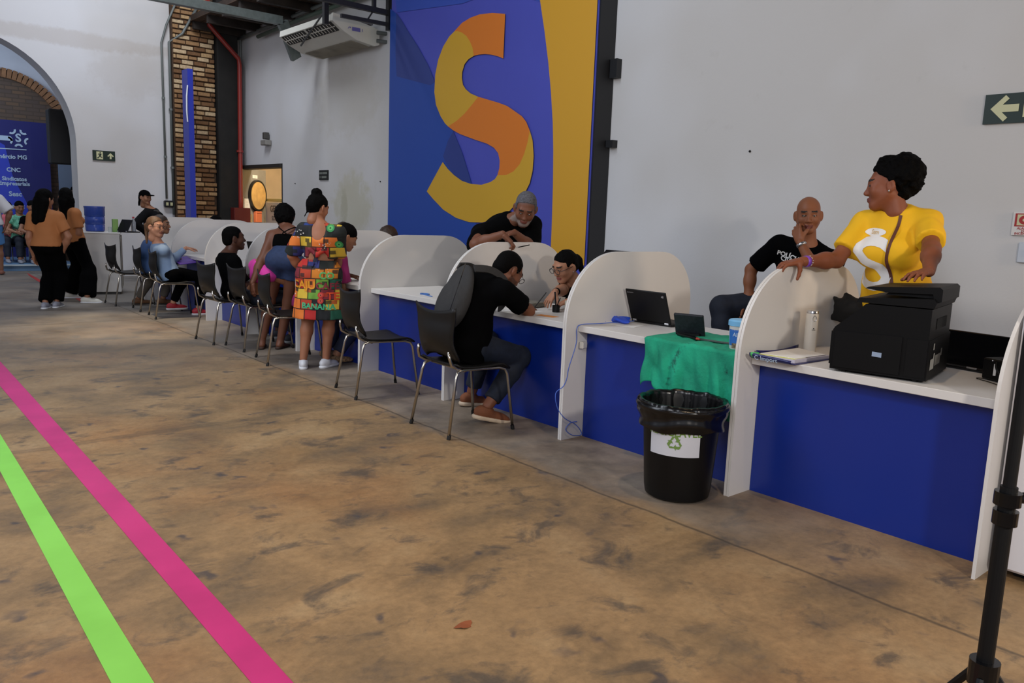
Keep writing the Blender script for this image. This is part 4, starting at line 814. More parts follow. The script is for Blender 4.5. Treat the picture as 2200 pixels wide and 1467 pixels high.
gbk = MB(); gbk.box((-.05, 13.6, CT+.10), (.08, .06, .20), bev=.004); tag(gbk.build('green_carton', mat('carton_green', '7fa65c', .5)), 'narrow green carton between the jug and the small laptop', 'carton')
laptop('laptop', 'small grey laptop open on the white cabinet', (.0, 13.40, CT), math.radians(-70), w_=.26, h_=.2, d_=.22, tilt=-28)
wb2 = thing('water_bottle', 'clear water bottle with a red cap on the corner of the cabinet', 'bottle', (.20, 13.5, CT)); lath([(.03, 0), (.034, .01), (.034, .16), (.012, .215), (.012, .225)], (.17, 13.42, CT), 20, MATS['clear_plastic'], 'body', wb2); lath([(.016, .222), (.016, .245), (0, .246)], (.17, 13.42, CT), 16, mat('cap_red', 'b3202c', .4), 'cap', wb2, cap=(False, False))
# ================================================================ RIGHT EDGE: white appliance and light stand
fr = thing('white_cabinet', 'tall white appliance cabinet at the right edge beyond the last booth', 'cabinet', (.5, .6, 0))
MB().box((.505, .60, .77), (.80, .96, 1.46), bev=.012).build('body', mat('appliance_white', 'd5d3d6', .4), fr, world=True); MB().box((.56, .56, .04), (.74, .9, .08)).build('plinth', bp_, fr, world=True)
_d = ray(2112, 1450); TB = CAM+_d*(1.72/FPX); TX, TY = float(TB[0]), float(TB[1]); zb = float(TB[2])
ts = thing('light_stand', 'black tripod stand at the right edge in front of the last booth', 'stand', (TX, TY, 0))
cy_ = lambda z0, z1, r_, nm, m_=bp_: MB().cyl((TX, TY, z0), (TX, TY, z1), r_, n=20).build(nm, m_, ts, world=True)
cy_(zb-.22, .92, .0165, 'lower_tube'); cy_(.80, 1.42, .0125, 'upper_tube'); cy_(zb-.02, zb+.035, .030, 'leg_hub', bpg); cy_(zb-.20, zb-.16, .026, 'leg_hub', bpg)
_p = CAM+ray(2150, 1075)*(1.72/FPX); zc_ = float(_p[2]); cy_(zc_-.03, zc_+.0, .024, 'collar', bpg); cy_(zc_+.012, zc_+.04, .026, 'collar', bpg); MB().cyl((TX, TY, zc_+.025), (TX+.030, TY-.032, zc_+.03), .009, .013, n=12).build('knob', bpg, ts, world=True)
for k in range(3):
    t_ = 1.2+k*2*math.pi/3; e = np.array([TX+.36*math.cos(t_), TY+.36*math.sin(t_), .012]); MB().tube([(TX+.025*math.cos(t_), TY+.025*math.sin(t_), zb), tuple(e)], .009, 8).build('leg', bp_, ts, world=True)
    MB().tube([(TX+.02*math.cos(t_), TY+.02*math.sin(t_), zb-.18), (TX+.19*math.cos(t_), TY+.19*math.sin(t_), zb*.47)], .005, 6).build('brace', bp_, ts, world=True); MB().sphere(tuple(e), .014, 10).build('foot', bp_, ts, world=True)
MB().box((TX, TY, 1.43), (.045, .045, .07), bev=.01).build('head_clamp', bpg, ts, world=True); MB().cyl((TX, TY, 1.40), (TX-.03, TY-.03, 1.40), .014, n=12).build('knob', bpg, ts, world=True)
# curved black thing on top of partition 2 (chair back behind) 
# small dark marks on the wall
for k, (x_, y_) in enumerate([(1611, 325), (634, 394), (817, 390)]):
    q = onX(x_, y_, 3.195); MB().sphere(tuple(q), .012, 8).build('screw', bp_, wr)
# ================================================================ PEOPLE: smooth implicit bodies, meshed with surface nets
class Field:
    def __init__(s, lo, hi, h):
        s.h = h; s.lo = np.array(lo, float)-2*h; n = np.ceil((np.array(hi)-s.lo)/h).astype(int)+3; s.n = n
        s.F = np.full(n, .12); s.ax = [s.lo[i]+h*np.arange(n[i]) for i in range(3)]
    def sub(s, lo, hi):
        a = np.clip(np.floor((lo-s.lo)/s.h).astype(int), 0, s.n); b = np.clip(np.ceil((hi-s.lo)/s.h).astype(int)+1, 0, s.n)
        if (b <= a).any(): return None, None
        sl = tuple(slice(a[i], b[i]) for i in range(3)); P = np.stack(np.meshgrid(*[s.ax[i][sl[i]] for i in range(3)], indexing='ij'), -1); return sl, P
    def put(s, prim):
        kind, k = prim['t'], prim.get('k', .03)
        if kind == 'cone':
            a, b, ra, rb = prim['a'], prim['b'], prim['ra'], prim['rb']; m = max(ra, rb)+k+.03
            sl, P = s.sub(np.minimum(a, b)-m, np.maximum(a, b)+m)
            if sl is None: return
            ba = b-a; L = max(ba@ba, 1e-9); q = P-a; t = np.clip(q@ba/L, 0, 1); v = q-t[..., None]*ba
            if 'sq' in prim:  # flattened section: axis, factor (>1 thins the shape along the axis)
                ax, f = prim['sq']; c = v@ax; v = v+(c*(f-1))[..., None]*ax; d = np.linalg.norm(v, axis=-1)-(ra+(rb-ra)*t); d = d/ (1+.5*(f-1))
            else: d = np.linalg.norm(v, axis=-1)-(ra+(rb-ra)*t)
        elif kind == 'ell':
            c, r, R = prim['c'], prim['r'], prim['R']; m = max(r)+k+.03; sl, P = s.sub(c-m, c+m)
            if sl is None: return
            q = (P-c)@R; k0 = np.linalg.norm(q/r, axis=-1); k1 = np.linalg.norm(q/(r*r), axis=-1)+1e-9; d = k0*(k0-1)/k1
        for (n_, c_) in prim.get('clip', ()):
            d = np.maximum(d, (P-c_)@n_)
        F = s.F[sl]; op = prim.get('op', 'add')
        if op == 'add':
            hh = np.maximum(k-np.abs(F-d), 0)/k; s.F[sl] = np.minimum(F, d)-hh*hh*k*.25
        else:
            d = -d; hh = np.maximum(k-np.abs(F-d), 0)/k; s.F[sl] = np.maximum(F, d)+hh*hh*k*.25
    def cut(s, n, c):
        P0 = [(s.ax[i]-c[i])*n[i] for i in range(3)]; s.F = np.maximum(s.F, P0[0][:, None, None]+P0[1][None, :, None]+P0[2][None, None, :])
    def noise(s, amp, sc, band=.05):
        m = np.abs(s.F) < band; I = np.argwhere(m)
        if len(I) == 0: return
        P = s.lo+I*s.h; s.F[m] += amp*vnoise(P*np.array(sc)+50)
    def mesh(s):
        F = s.F; S = F < 0; n = F.shape
        c = np.zeros((n[0]-1, n[1]-1, n[2]-1), np.int8); offs = [(i, j, k) for i in (0, 1) for j in (0, 1) for k in (0, 1)]
        for o in offs: c += S[o[0]:n[0]-1+o[0], o[1]:n[1]-1+o[1], o[2]:n[2]-1+o[2]]
        I = np.argwhere((c > 0) & (c < 8))
        if len(I) == 0: return np.zeros((0, 3)), np.zeros((0, 4), int)
        idx = np.full(c.shape, -1, int); idx[tuple(I.T)] = np.arange(len(I)); acc = np.zeros((len(I), 3)); cnt = np.zeros(len(I))
        V8 = {o: F[I[:, 0]+o[0], I[:, 1]+o[1], I[:, 2]+o[2]] for o in offs}
        for a in offs:
            for ax in range(3):
                if a[ax]: continue
                b = list(a); b[ax] = 1; b = tuple(b); fa, fb = V8[a], V8[b]; m = (fa < 0) != (fb < 0); t = np.where(m, fa/(fa-fb+1e-12), 0)
                p = np.array(a, float)[None]+0*acc; p[:, ax] += t; acc += p*m[:, None]; cnt += m
        V = s.lo+(I+acc/cnt[:, None])*s.h; Q = []
        for ax in range(3):
            u, v = [(1, 2), (2, 0), (0, 1)][ax]; A = [slice(None)]*3; B = [slice(None)]*3; A[ax] = slice(0, -1); B[ax] = slice(1, None)
            D = S[tuple(A)] != S[tuple(B)]; E_ = np.argwhere(D); E_ = E_[(E_[:, u] > 0) & (E_[:, v] > 0) & (E_[:, u] < n[u]-1) & (E_[:, v] < n[v]-1)]
            if len(E_) == 0: continue
            def cell(du, dv): e = E_.copy(); e[:, u] -= du; e[:, v] -= dv; return idx[tuple(e.T)]
            q = np.stack([cell(1, 1), cell(0, 1), cell(0, 0), cell(1, 0)], 1); ins = S[tuple(E_.T)]; q[~ins] = q[~ins][:, ::-1]; Q.append(q)
        Q = np.vstack(Q); Q = Q[(Q >= 0).all(1)]
        return V, Q
def cone(a, b, ra, rb, k=.03, **kw): return dict(t='cone', a=np.array(a, float), b=np.array(b, float), ra=ra, rb=rb, k=k, **kw)
def ell(c, r, R=None, k=.03, **kw): return dict(t='ell', c=np.array(c, float), r=np.array(r, float), R=np.eye(3) if R is None else R, k=k, **kw)
def bbox(prims, pad=.02):
    lo = np.full(3, 1e9); hi = -lo
    for p in prims:
        if p.get('op') == 'sub': continue
        if p['t'] == 'cone': m = max(p['ra'], p['rb']); lo = np.minimum(lo, np.minimum(p['a'], p['b'])-m); hi = np.maximum(hi, np.maximum(p['a'], p['b'])+m)
        else: m = np.sqrt(((p['R']*p['r'])**2).sum(1)); lo = np.minimum(lo, p['c']-m); hi = np.maximum(hi, p['c']+m)
    return lo-pad, hi+pad
def solid(prims, h, cuts=(), noise_=None):
    lo, hi = bbox(prims); F = Field(lo, hi, h)
    for p in prims: F.put(p)
    if noise_:
        for a, s_ in noise_: F.noise(a, s_)
    for n_, c_ in cuts: F.cut(np.array(n_, float), np.array(c_, float))
    return F.mesh()
def join(parts):
    V = []; Q = []; b = 0
    for v, q in parts: V.append(v); Q.append(q+b); b += len(v)
    return np.vstack(V), np.vstack(Q)
def ik(a, t, l1, l2, hint):
    d = t-a; D = np.linalg.norm(d); dr = d/D; D = min(D, (l1+l2)*.998); D = max(D, abs(l1-l2)*1.05+.02); x = (l1*l1-l2*l2+D*D)/(2*D); hh = math.sqrt(max(l1*l1-x*x, 0)); hp = hint-dr*(hint@dr)
    return a+dr*x+nrm(hp)*hh, a+dr*D
skin_m = vmat('skin', .52, spec=.35); 
def ortho(f, up):
    f = nrm(f); up = np.array(up, float); r = nrm(np.cross(f, up)); u = np.cross(r, f); return r, f, u
def person(label, P, N_, fwd, head, arms, legs, H=1.70, sex='m', skin='7a4a30', girth=1.0, bulge=0.0, bust=0.0, belly=0.0, h=.012, lod=1, group=None, hips=None, lips='6e3a30', brow='150f0c', eyes=False, neck_r=1.0, hand_h=None, scalp=None):
    """P hip centre, N_ neck base; head=(centre, look, up); arms/legs = {side: (target, hint, ...)}"""
    s = H/1.70; P = np.array(P, float); N_ = np.array(N_, float); root = thing('person', label, 'person', (P[0], P[1], 0), group=group)
    up = nrm(N_-P); r = nrm(np.cross(np.array(fwd, float), up)); f = np.cross(up, r)
    T = float(np.linalg.norm(N_-P)); g = girth; fem = sex == 'f'
    sp = lambda t: P+(N_-P)*t-f*bulge*4*t*(1-t)
    R = np.column_stack([r, f, up]); hw = (.168 if fem else .158)*s*(hips or 1)
    sw = (.158 if fem else .182)*s*(.5+.5*g)
    Hc = np.array(head[0], float); hr, hf, hu = ortho(head[1], head[2] if len(head) > 2 else (0, 0, 1)); HR = np.column_stack([hr, hf, hu])
    J = dict(P=P, N=N_, r=r, f=f, u=up, R=R, sp=sp, Hc=Hc, HR=HR, s=s, T=T, g=g, fem=fem, root=root, h=h, lod=lod, hw=hw, sw=sw, bust=bust, belly=belly)
    drop = arms.get('drop', {}) if isinstance(arms, dict) else {}
    for sd, sg in (('L', -1), ('R', 1)):
        sh = N_-up*.075*s+r*sg*sw+f*.0+np.array(drop.get(sd, (0, 0, 0)))
        a = arms[sd]; el, wr_ = ik(sh, np.array(a['w'], float), .29*s, .255*s, np.array(a.get('hint', (0, 0, -1)), float)); J['sh'+sd], J['el'+sd], J['wr'+sd] = sh, el, wr_
        hp = P+r*sg*.092*s-up*.01; l = legs[sd]; kn, an = ik(hp, np.array(l['a'], float), .43*s, .42*s, np.array(l.get('hint', f), float)); J['hp'+sd], J['kn'+sd], J['an'+sd] = hp, kn, an
        J['ft'+sd] = nrm(np.array(l.get('dir', f), float)*np.array([1, 1, 1]))
    J['torso'] = lambda e=0.0: torso(J, e)
    k = .045
    body = torso(J, 0)+[cone(N_-up*.05, Hc-hu*.055*s-hf*.018*s, .062*s*neck_r, .053*s*neck_r, .03)]
    for sd in 'LR':
        body += arm(J, sd, 0)+leg(J, sd, 0)
        if legs[sd].get('bare'): A = J['an'+sd]; d = J['ft'+sd]; body += [cone(A-np.array([0, 0, .03]), A+d*.13*s-np.array([0, 0, .06*s]), .035*s, .022*s, .03), ell(A-d*.03-np.array([0, 0, .045*s]), (.032, .035, .03), k=.02)]
    cuts = [(nrm(hu*.8+(Hc-N_)*.0), Hc-hu*.085*s)]
    parts = [solid(body, h)]
    hh = {1: .0052, 2: .0075, 3: .011}[lod]
    hd = headprims(J); parts.append(solid(hd, hh))
    for sd, sg in (('L', -1), ('R', 1)):
        a = arms[sd]
        if a.get('hand') is None: a['hand'] = (nrm(J['wr'+sd]-J['el'+sd]), nrm(-r*sg+np.array([0, 0, -.2])), .35)
        J['hand'+sd] = a['hand']; parts.append(solid(handprims(J, sd, sg, *a['hand']), hand_h or {1: .0042, 2: .006, 3: .010}[lod]))
    V, Q = join(parts); c0 = np.array(lin(skin)); cols = np.tile(c0, (len(V), 1))*(1+.06*vnoise(V*9+3))[:, None]
    q = (V-Hc)@HR/(s*1.07); near = (np.linalg.norm(q, axis=1) < .2)
    lipm = near & (q[:, 1] > .072) & (np.abs(q[:, 0]) < .026) & (q[:, 2] < -.0535) & (q[:, 2] > -.074)
    cols[lipm] = np.array(lin(lips))
    bz = .030-.10*(np.abs(q[:, 0])-.030)**2*8; brm_ = near & (q[:, 1] > .055) & (np.abs(q[:, 0]) > .012) & (np.abs(q[:, 0]) < .050) & (np.abs(q[:, 2]-bz) < .0055)
    cols[brm_] = np.array(lin(brow)); eyem = near & (q[:, 1] > .068) & (np.abs(np.abs(q[:, 0])-.031) < .014) & (np.abs(q[:, 2]-.004) < .0035)
    cols[eyem] = np.array(lin('1a1210'))
    if scalp:
        sc_ = np.array(lin(scalp)); v_ = -.62*q[:, 1]+.78*q[:, 2]; wgt = np.clip((v_-.012)/.030, 0, 1)*near*(q[:, 2] > -.03); cols = cols*(1-.8*wgt[:, None])+sc_*.8*wgt[:, None]
    if J.get('beard') or head and len(head) > 3 and head[3]:
        bc_ = np.array(lin(head[3])); bm2 = near & (q[:, 2] < -.038-.02*(q[:, 1] > .06)) & (q[:, 2] > -.115) & ~lipm & (q[:, 1] > -.01) & ((q[:, 1] < .08) | (q[:, 2] < -.046) ); cols[bm2] = bc_*.55+cols[bm2]*.45
    b = mesh_obj('body', V, Q, skin_m, root, True, True, cols=cols); J['V'] = V
    return J
def torso(J, e):
    P, r, f, u, R, s, g, fem, sp, hw = (J[k] for k in ('P', 'r', 'f', 'u', 'R', 's', 'g', 'fem', 'sp', 'hw')); N_ = J['N']; k = .05
    def fr(t):
        a = sp(min(t+.08, 1)); b = sp(max(t-.08, 0)); w_ = nrm(a-b); return np.column_stack([r, np.cross(w_, r), w_])
    E = np.array([e, e, e*.6]); out = [
        ell(sp(.02), np.array([hw*g, .112*s*g, .115*s])+E, R, k), ell(sp(.33), np.array([(.122 if fem else .138)*s*g, .098*s*g, .15*s])+E, fr(.33), k),
        ell(sp(.66)+f*.005, np.array([(.138 if fem else .160)*s*g**.7, .108*s*g**.7, .165*s])+E, fr(.66), k),
        ell(P-u*.02*s-f*.055*s+r*.07*s, np.array([.088, .085, .09])*s*g+E, R, k), ell(P-u*.02*s-f*.055*s-r*.07*s, np.array([.088, .085, .09])*s*g+E, R, k)]
    for sd in 'LR':
        out.append(cone(N_-u*.035*s, J['sh'+sd]-u*.012*s, .050*s+e, .054*s+e*.8, .05))
    if J['bust']:
        for sg in (-1, 1): out.append(ell(sp(.60)+f*(.085*s+.02*J['bust'])+r*sg*.068*s, np.array([.068, .062, .070])*s*J['bust']+E, fr(.6), .04))
    if J['belly']: out.append(ell(sp(.24)+f*.045*s, np.array([.135, .10, .13])*s*J['belly']*g+E, fr(.25), .06))
    return out
def arm(J, sd, e, upto=2.0, e2=None):
    s = J['s']; g = .6+.4*J['g']; S_, E_, W = J['sh'+sd], J['el'+sd], J['wr'+sd]; out = []; e2 = e if e2 is None else e2
    t = min(upto, 1.0); B = S_+(E_-S_)*t; ra = .050*s*g; rb = (.050+(.038-.050)*t)*s*g; cl = [(nrm(E_-S_), B)] if upto < 1 else []
    out.append(cone(S_, B if upto >= 1 else B+nrm(E_-S_)*.04, ra+e, rb+e2, .035, clip=cl))
    if upto > 1:
        t = min(upto-1, 1); B = E_+(W-E_)*t; cl = [(nrm(W-E_), B)] if upto < 2 else []
        out.append(cone(E_, E_+(W-E_)*min(t, .35), .038*s*g+e, .040*s*g+e, .03, clip=cl)); 
        if t > .35: out.append(cone(E_+(W-E_)*.3, B+(nrm(W-E_)*.03 if upto < 2 else 0), .040*s*g+e, ((.040-(t-.3)/.7*.014))*s*g+e2, .03, clip=cl))
    return out
def leg(J, sd, e, upto=2.0, e2=None, flare=0.0):
    s = J['s']; g = J['g']; A, K, B = J['hp'+sd], J['kn'+sd], J['an'+sd]; e2 = e if e2 is None else e2; out = []
    t = min(upto, 1.0); C = A+(K-A)*t; cl = [(nrm(K-A), C)] if upto < 1 else []
    out.append(cone(A, C if upto >= 1 else C+nrm(K-A)*.05, .088*s*g+e, (.088-(.088-.056)*t)*s*g+(e2 if upto < 1 else e), .04, clip=cl))
    if upto > 1:
        t = min(upto-1, 1); C = K+(B-K)*t; cl = [(nrm(B-K), C)] if upto < 2 else []; bk = -J['f']*.012*s if True else 0
        m = K+(B-K)*.32+nrm(np.cross(np.cross(B-K, K-A+1e-6), B-K))*0-J['f']*.0
        out.append(cone(K, m, .054*s*g+e+flare*.3, .053*s*g+e+flare*.6, .03, clip=cl)); out.append(cone(m, C+(nrm(B-K)*.04 if cl else 0), .053*s*g+e+flare*.6, (.036*s*(.7+.3*g))+e2+flare, .03, clip=cl))
    return out
def headprims(J):
    s = J['s']*1.07; Hc, HR = J['Hc'], J['HR']; L = lambda x, y, z: Hc+HR@(np.array([x, y, z])*s); o = []
    def E(c, r_, k=.02, R=None, **kw): return ell(L(*c), np.array(r_)*s, HR if R is None else HR@R, k*s, **kw)
    def C(a, b, ra, rb, k=.015, **kw): return cone(L(*a), L(*b), ra*s, rb*s, k*s, **kw)
    o += [E((0, -.018, .036), (.073, .092, .080)), E((0, .022, -.020), (.061, .066, .088), .03), E((0, .060, -.092), (.026, .023, .020), .025)]
    for g_ in (-1, 1):
        o += [C((g_*.054, .0, -.045), (g_*.018, .062, -.092), .018, .016, .03), E((g_*.040, .055, -.026), (.024, .025, .026), .025)]
    o += [C((-.036, .076, .026), (.036, .076, .026), .012, .012, .02), C((0, .080, .010), (0, .098, -.026), .0085, .0115, .014), E((0, .100, -.030), (.0125, .012, .010), .008)]
    for g_ in (-1, 1):
        o += [E((g_*.012, .092, -.034), (.008, .010, .007), .008), E((g_*.032, .096, .005), (.017, .014, .011), .010, op='sub'), E((g_*.031, .074, .004), (.0155, .0125, .0115), .006),
              E((g_*.080, -.012, -.008), (.010, .022, .033), .010, R=np.array(Matrix.Rotation(g_*.45, 3, 'Z'))), E((g_*.089, -.004, -.006), (.006, .011, .018), .006, op='sub')]
    o += [E((0, .084, -.058), (.024, .013, .0068), .008), E((0, .083, -.069), (.021, .013, .0075), .008), cone(L(0, -.02, -.05), L(0, -.035, -.13), .052*s, .052*s, .03)]
    return o
def handprims(J, sd, sg, d, n, curl=.35, spread=.12, thumb=None, fc=None):
    s = J['s']*(.92 if J['fem'] else 1.0); W = J['wr'+sd]; d = nrm(d); n = nrm(np.array(n)-d*(np.array(n)@d)); t = np.cross(d, n)*sg; o = []
    Kn = [(.088, .031), (.092, .011), (.088, -.010), (.080, -.029)]; Ls = [.074, .082, .076, .060]
    o.append(cone(W-nrm(J['wr'+sd]-J['el'+sd])*.03, W+d*.02*s, .027*s, .024*s, .02, sq=(n, 1.35)))
    for i, (a, b) in enumerate(Kn):
        K = W+d*a*s+t*b*s; o.append(cone(W+d*.018*s+t*b*.55*s, K, .0165*s, .0115*s, .014)); c = curl if fc is None else fc[i]; ang = c*.35; p = K
        for j, fr in enumerate((.46, .30, .24)):
            dr = nrm(d*math.cos(ang)+n*math.sin(ang)+t*spread*(1.2-i*.8)*.5); q = p+dr*Ls[i]*fr*s*1.0; o.append(cone(p, q, (.0098-.0012*j)*s, (.0092-.0014*j)*s, .005)); p = q; ang += c*1.05
    tb_ = W+d*.028*s+t*.024*s+n*.004; tc2 = .35*curl; td = nrm(d*.72+t*.72+n*(.2+tc2)) if thumb is None else nrm(thumb); k1 = tb_+td*.042*s; k2 = k1+nrm(td+d*.35+n*tc2)*.034*s; k3 = k2+nrm(td+d*.6+n*tc2*1.5)*.026*s
    o += [cone(tb_, k1, .0155*s, .0125*s, .014), cone(k1, k2, .0115*s, .0105*s, .006), cone(k2, k3, .0105*s, .0085*s, .005)]
    return o
# ---- clothes
def cloth_mesh(J, name, prims, m, cuts=(), h=None, wr=.004, cols=None, sc=(11, 11, 5)):
    h = h or J['h']; V, Q = solid(prims, h, cuts, [(wr, sc), (wr*.45, (31, 27, 19))] if wr else None); c = cols(V) if callable(cols) else cols
    o = mesh_obj(name, V, Q, m, J['root'], True, True, cols=c); J['m_'+name] = (V, Q); return o
def shirt(J, m, sleeve=.62, hem=-.06, loose=.014, name='shirt', sl=None, neck=.012, wr=.004, nn=None, cols=None, hemflare=0.0, extra=()):
    P, N_, u, f, r = J['P'], J['N'], J['u'], J['f'], J['r']; pr = torso(J, loose)
    for sd in 'LR': pr += arm(J, sd, loose*.9, sleeve, sl if sl is not None else loose*1.5)
    if hem < 0: pr.append(cone(P+u*.1, P+u*(hem-.03), (J['hw']*J['g']*.86+loose+hemflare*.5), (J['hw']*J['g']*.98+loose+hemflare), .05, sq=(f, 1.38)))
    pr += list(extra)
    n_ = nrm(u*1.0+f*.30) if nn is None else nrm(nn)
    return cloth_mesh(J, name, pr, m, [(-u, P+u*hem), (n_, N_+u*neck*J['s']+n_*.0)], wr=wr, cols=cols)
def trousers(J, m, upto=1.93, loose=.012, waist=.10, name='trousers', e2=None, flare=0.0, wr=.004):
    P, u = J['P'], J['u']; pr = torso(J, loose*.8)[:2]+torso(J, loose*.8)[3:5]
    for q_ in pr: q_['clip'] = [(u, P+u*waist)]
    for sd in 'LR': pr += leg(J, sd, loose, upto, e2 if e2 is not None else loose*1.3, flare)
    return cloth_mesh(J, name, pr, m, [], wr=wr)
def shoes(J, m, sole=None, style='sneaker', only=None):
    s = J['s']
    for sd in 'LR':
        A = J['an'+sd]; d = J['ft'+sd]; dz = nrm(d); side = nrm(np.cross(dz, Z)); upv = np.cross(side, dz); R = np.column_stack([side, dz, upv]); hh = .0065 if J['lod'] < 2 else .009
        B = A-upv*.055*s; pr = [ell(B-dz*.045*s+upv*.008, np.array([.036, .045, .042])*s, R, .03), ell(B+dz*.06*s-upv*.004, np.array([.041, .085, .034])*s, R, .04), ell(B+dz*.13*s-upv*.012, np.array([.039, .055, .024])*s, R, .03), cone(B+upv*.02, A+upv*.025*s, .040*s, .042*s, .03, clip=[(upv, A-upv*.012)])]
        V, Q = solid(pr, hh, [(-upv, B-upv*.022*s)]); o = mesh_obj('shoe', V, Q, m, J['root'], True, True)
        if sole is not None:
            pr = [ell(B-dz*.045*s-upv*.026*s, np.array([.041, .050, .030])*s, R, .03), ell(B+dz*.055*s-upv*.026*s, np.array([.045, .10, .030])*s, R, .03), ell(B+dz*.14*s-upv*.024*s, np.array([.044, .058, .028])*s, R, .03)]
            V, Q = solid(pr, hh, [(-upv, B-upv*.044*s), (upv, B-upv*.014*s)]); mesh_obj('sole', V, Q, sole, o, True, True)
hairm = mat('hair_black', '040303', .75, spec=.08, noise=.4, nscale=90, bump=.5, bscale=160); hairb = mat('hair_brown', '3a2718', .5, noise=.4, nscale=70, bump=.4, bscale=120); hairg = mat('hair_grey', '66656a', .8, spec=.1, noise=.45, nscale=80, bump=.4, bscale=180)
hair_lb = mat('hair_dark_blond', '6b4c30', .5, noise=.35, nscale=70, bump=.4, bscale=120)
def hair(J, kind, m=hairm, t=.008, line=(-.52, .86), c=.018, amp=.0, extra=(), h=None, name='hair', back=0.0):
    s = J['s']*1.07; Hc, HR = J['Hc'], J['HR']; L = lambda x, y, z: Hc+HR@(np.array([x, y, z])*s); E = lambda c_, r_, k=.02, **kw: ell(L(*c_), np.array(r_)*s, HR, k*s, **kw)
    nf = HR@nrm(np.array([0, line[0]*-1*-1, line[1]])); pr = [E((0, -.018, .038), (.073+t, .092+t, .080+t), clip=[(-(HR@nrm(np.array([0, line[0], line[1]]))), L(0, 0, c))])]
    pr += [E((0, -.055, -.015), (.062+t*.6, .055+t, .060), .02, clip=[(HR@np.array([0, 1.0, 0]), L(0, -.015, 0))])]
    if kind in ('short', 'pulled', 'bun', 'pony'):
        for g_ in (-1, 1): pr.append(E((g_*.068, .014, .030), (.010, .020, .034 if kind == 'short' else .022), .015))
        for g_ in (-1, 1): pr.append(ell(L(g_*.082, -.010, -.010), np.array([.030, .026, .036])*s, HR, .008*s, op='sub'))
    for e_ in extra:
        if e_[0] == 'e': pr.append(E(e_[1], e_[2], e_[3] if len(e_) > 3 else .02))
        else: pr.append(cone(L(*e_[1]), L(*e_[2]), e_[3]*s, e_[4]*s, .02))
    hh = h or {1: .006, 2: .008, 3: .011}[J['lod']]
    V, Q = solid(pr, hh, (), [(amp, (60, 60, 60)), (amp*.8, (28, 28, 28))] if amp else [(.003, (70, 70, 40)), (.0035, (24, 24, 24))]); return mesh_obj(name, V, Q, m, J['root'], True, True)
def eyeballs(J, m=None):
    s = J['s']*1.07; Hc, HR = J['Hc'], J['HR']
    for g_ in (-1, 1):
        c = Hc+HR@(np.array([g_*.031, .0795, .003])*s); mb = MB(); mb.sphere((0, 0, 0), .0085*s, 14); V = np.array(mb.V); dq = V@(HR@np.array([0, 1.0, 0]))/(.0085*s)
        cols = np.where(dq[:, None] > .72, np.array(lin('120b08'))[None], np.array(lin('c8bfb6'))[None]); mesh_obj('eye', V*np.array([1, 1, 1])+c, mb.F, vmat('eye_wet', .15), J['root'], True, True, cols=cols)
def glasses(J, m, r_=.021, wire=.0016, lens=None):
    s = J['s']*1.07; Hc, HR = J['Hc'], J['HR']; L = lambda x, y, z: Hc+HR@(np.array([x, y, z])*s); mb = MB()
    for g_ in (-1, 1):
        mb.tube([L(g_*.034+r_*1.15*math.cos(t), .108-.10*abs(g_*.034+r_*math.cos(t))**1.5*2, .0+r_*.85*math.sin(t)) for t in np.linspace(0, 2*math.pi, 20)], wire*s, 6)
        mb.tube([L(g_*(.034+r_*1.1), .100, .004), L(g_*.078, .06, .006), L(g_*.084, -.008, .006), L(g_*.082, -.022, -.008)], wire*.9*s, 6)
    mb.tube([L(-.012, .107, .002), L(0, .111, .005), L(.012, .107, .002)], wire*s, 6); mb.build('glasses', m, J['root'], True, True)
def band(J, sd, t, m, name, w_=.02, rr=.030, off=.004):
    W, E_ = J['wr'+sd], J['el'+sd]; d = nrm(W-E_); c = W-d*t; r0 = (rr)*J['s']+off
    return MB().cyl(c-d*w_/2, c+d*w_/2, r0*1.0, r0*.97, n=24).build(name, m, J['root'], True, True)
def strap(J, pts, m, name, w_=.018, t=.003):
    pts = smooth_path(pts, 5); mb = MB(); Rr = nrm(J['r']); V = []; n = len(pts)
    for i, p in enumerate(pts):
        d = nrm(pts[min(i+1, n-1)]-pts[max(i-1, 0)]); nn = p-J['sp'](min(1, max(0, (p-J['P'])@J['u']/J['T']))); nn = nrm(nn-d*(nn@d)); sd = np.cross(d, nn)
        V += [p-sd*w_/2, p+sd*w_/2, p+sd*w_/2+nn*t, p-sd*w_/2+nn*t]
    F = [(4*i+a, 4*i+(a+1) % 4, 4*i+4+(a+1) % 4, 4*i+4+a) for i in range(n-1) for a in range(4)]+[(0, 3, 2, 1), (4*n-4, 4*n-3, 4*n-2, 4*n-1)]
    return mb.add(V, F).build(name, m, J['root'], True)
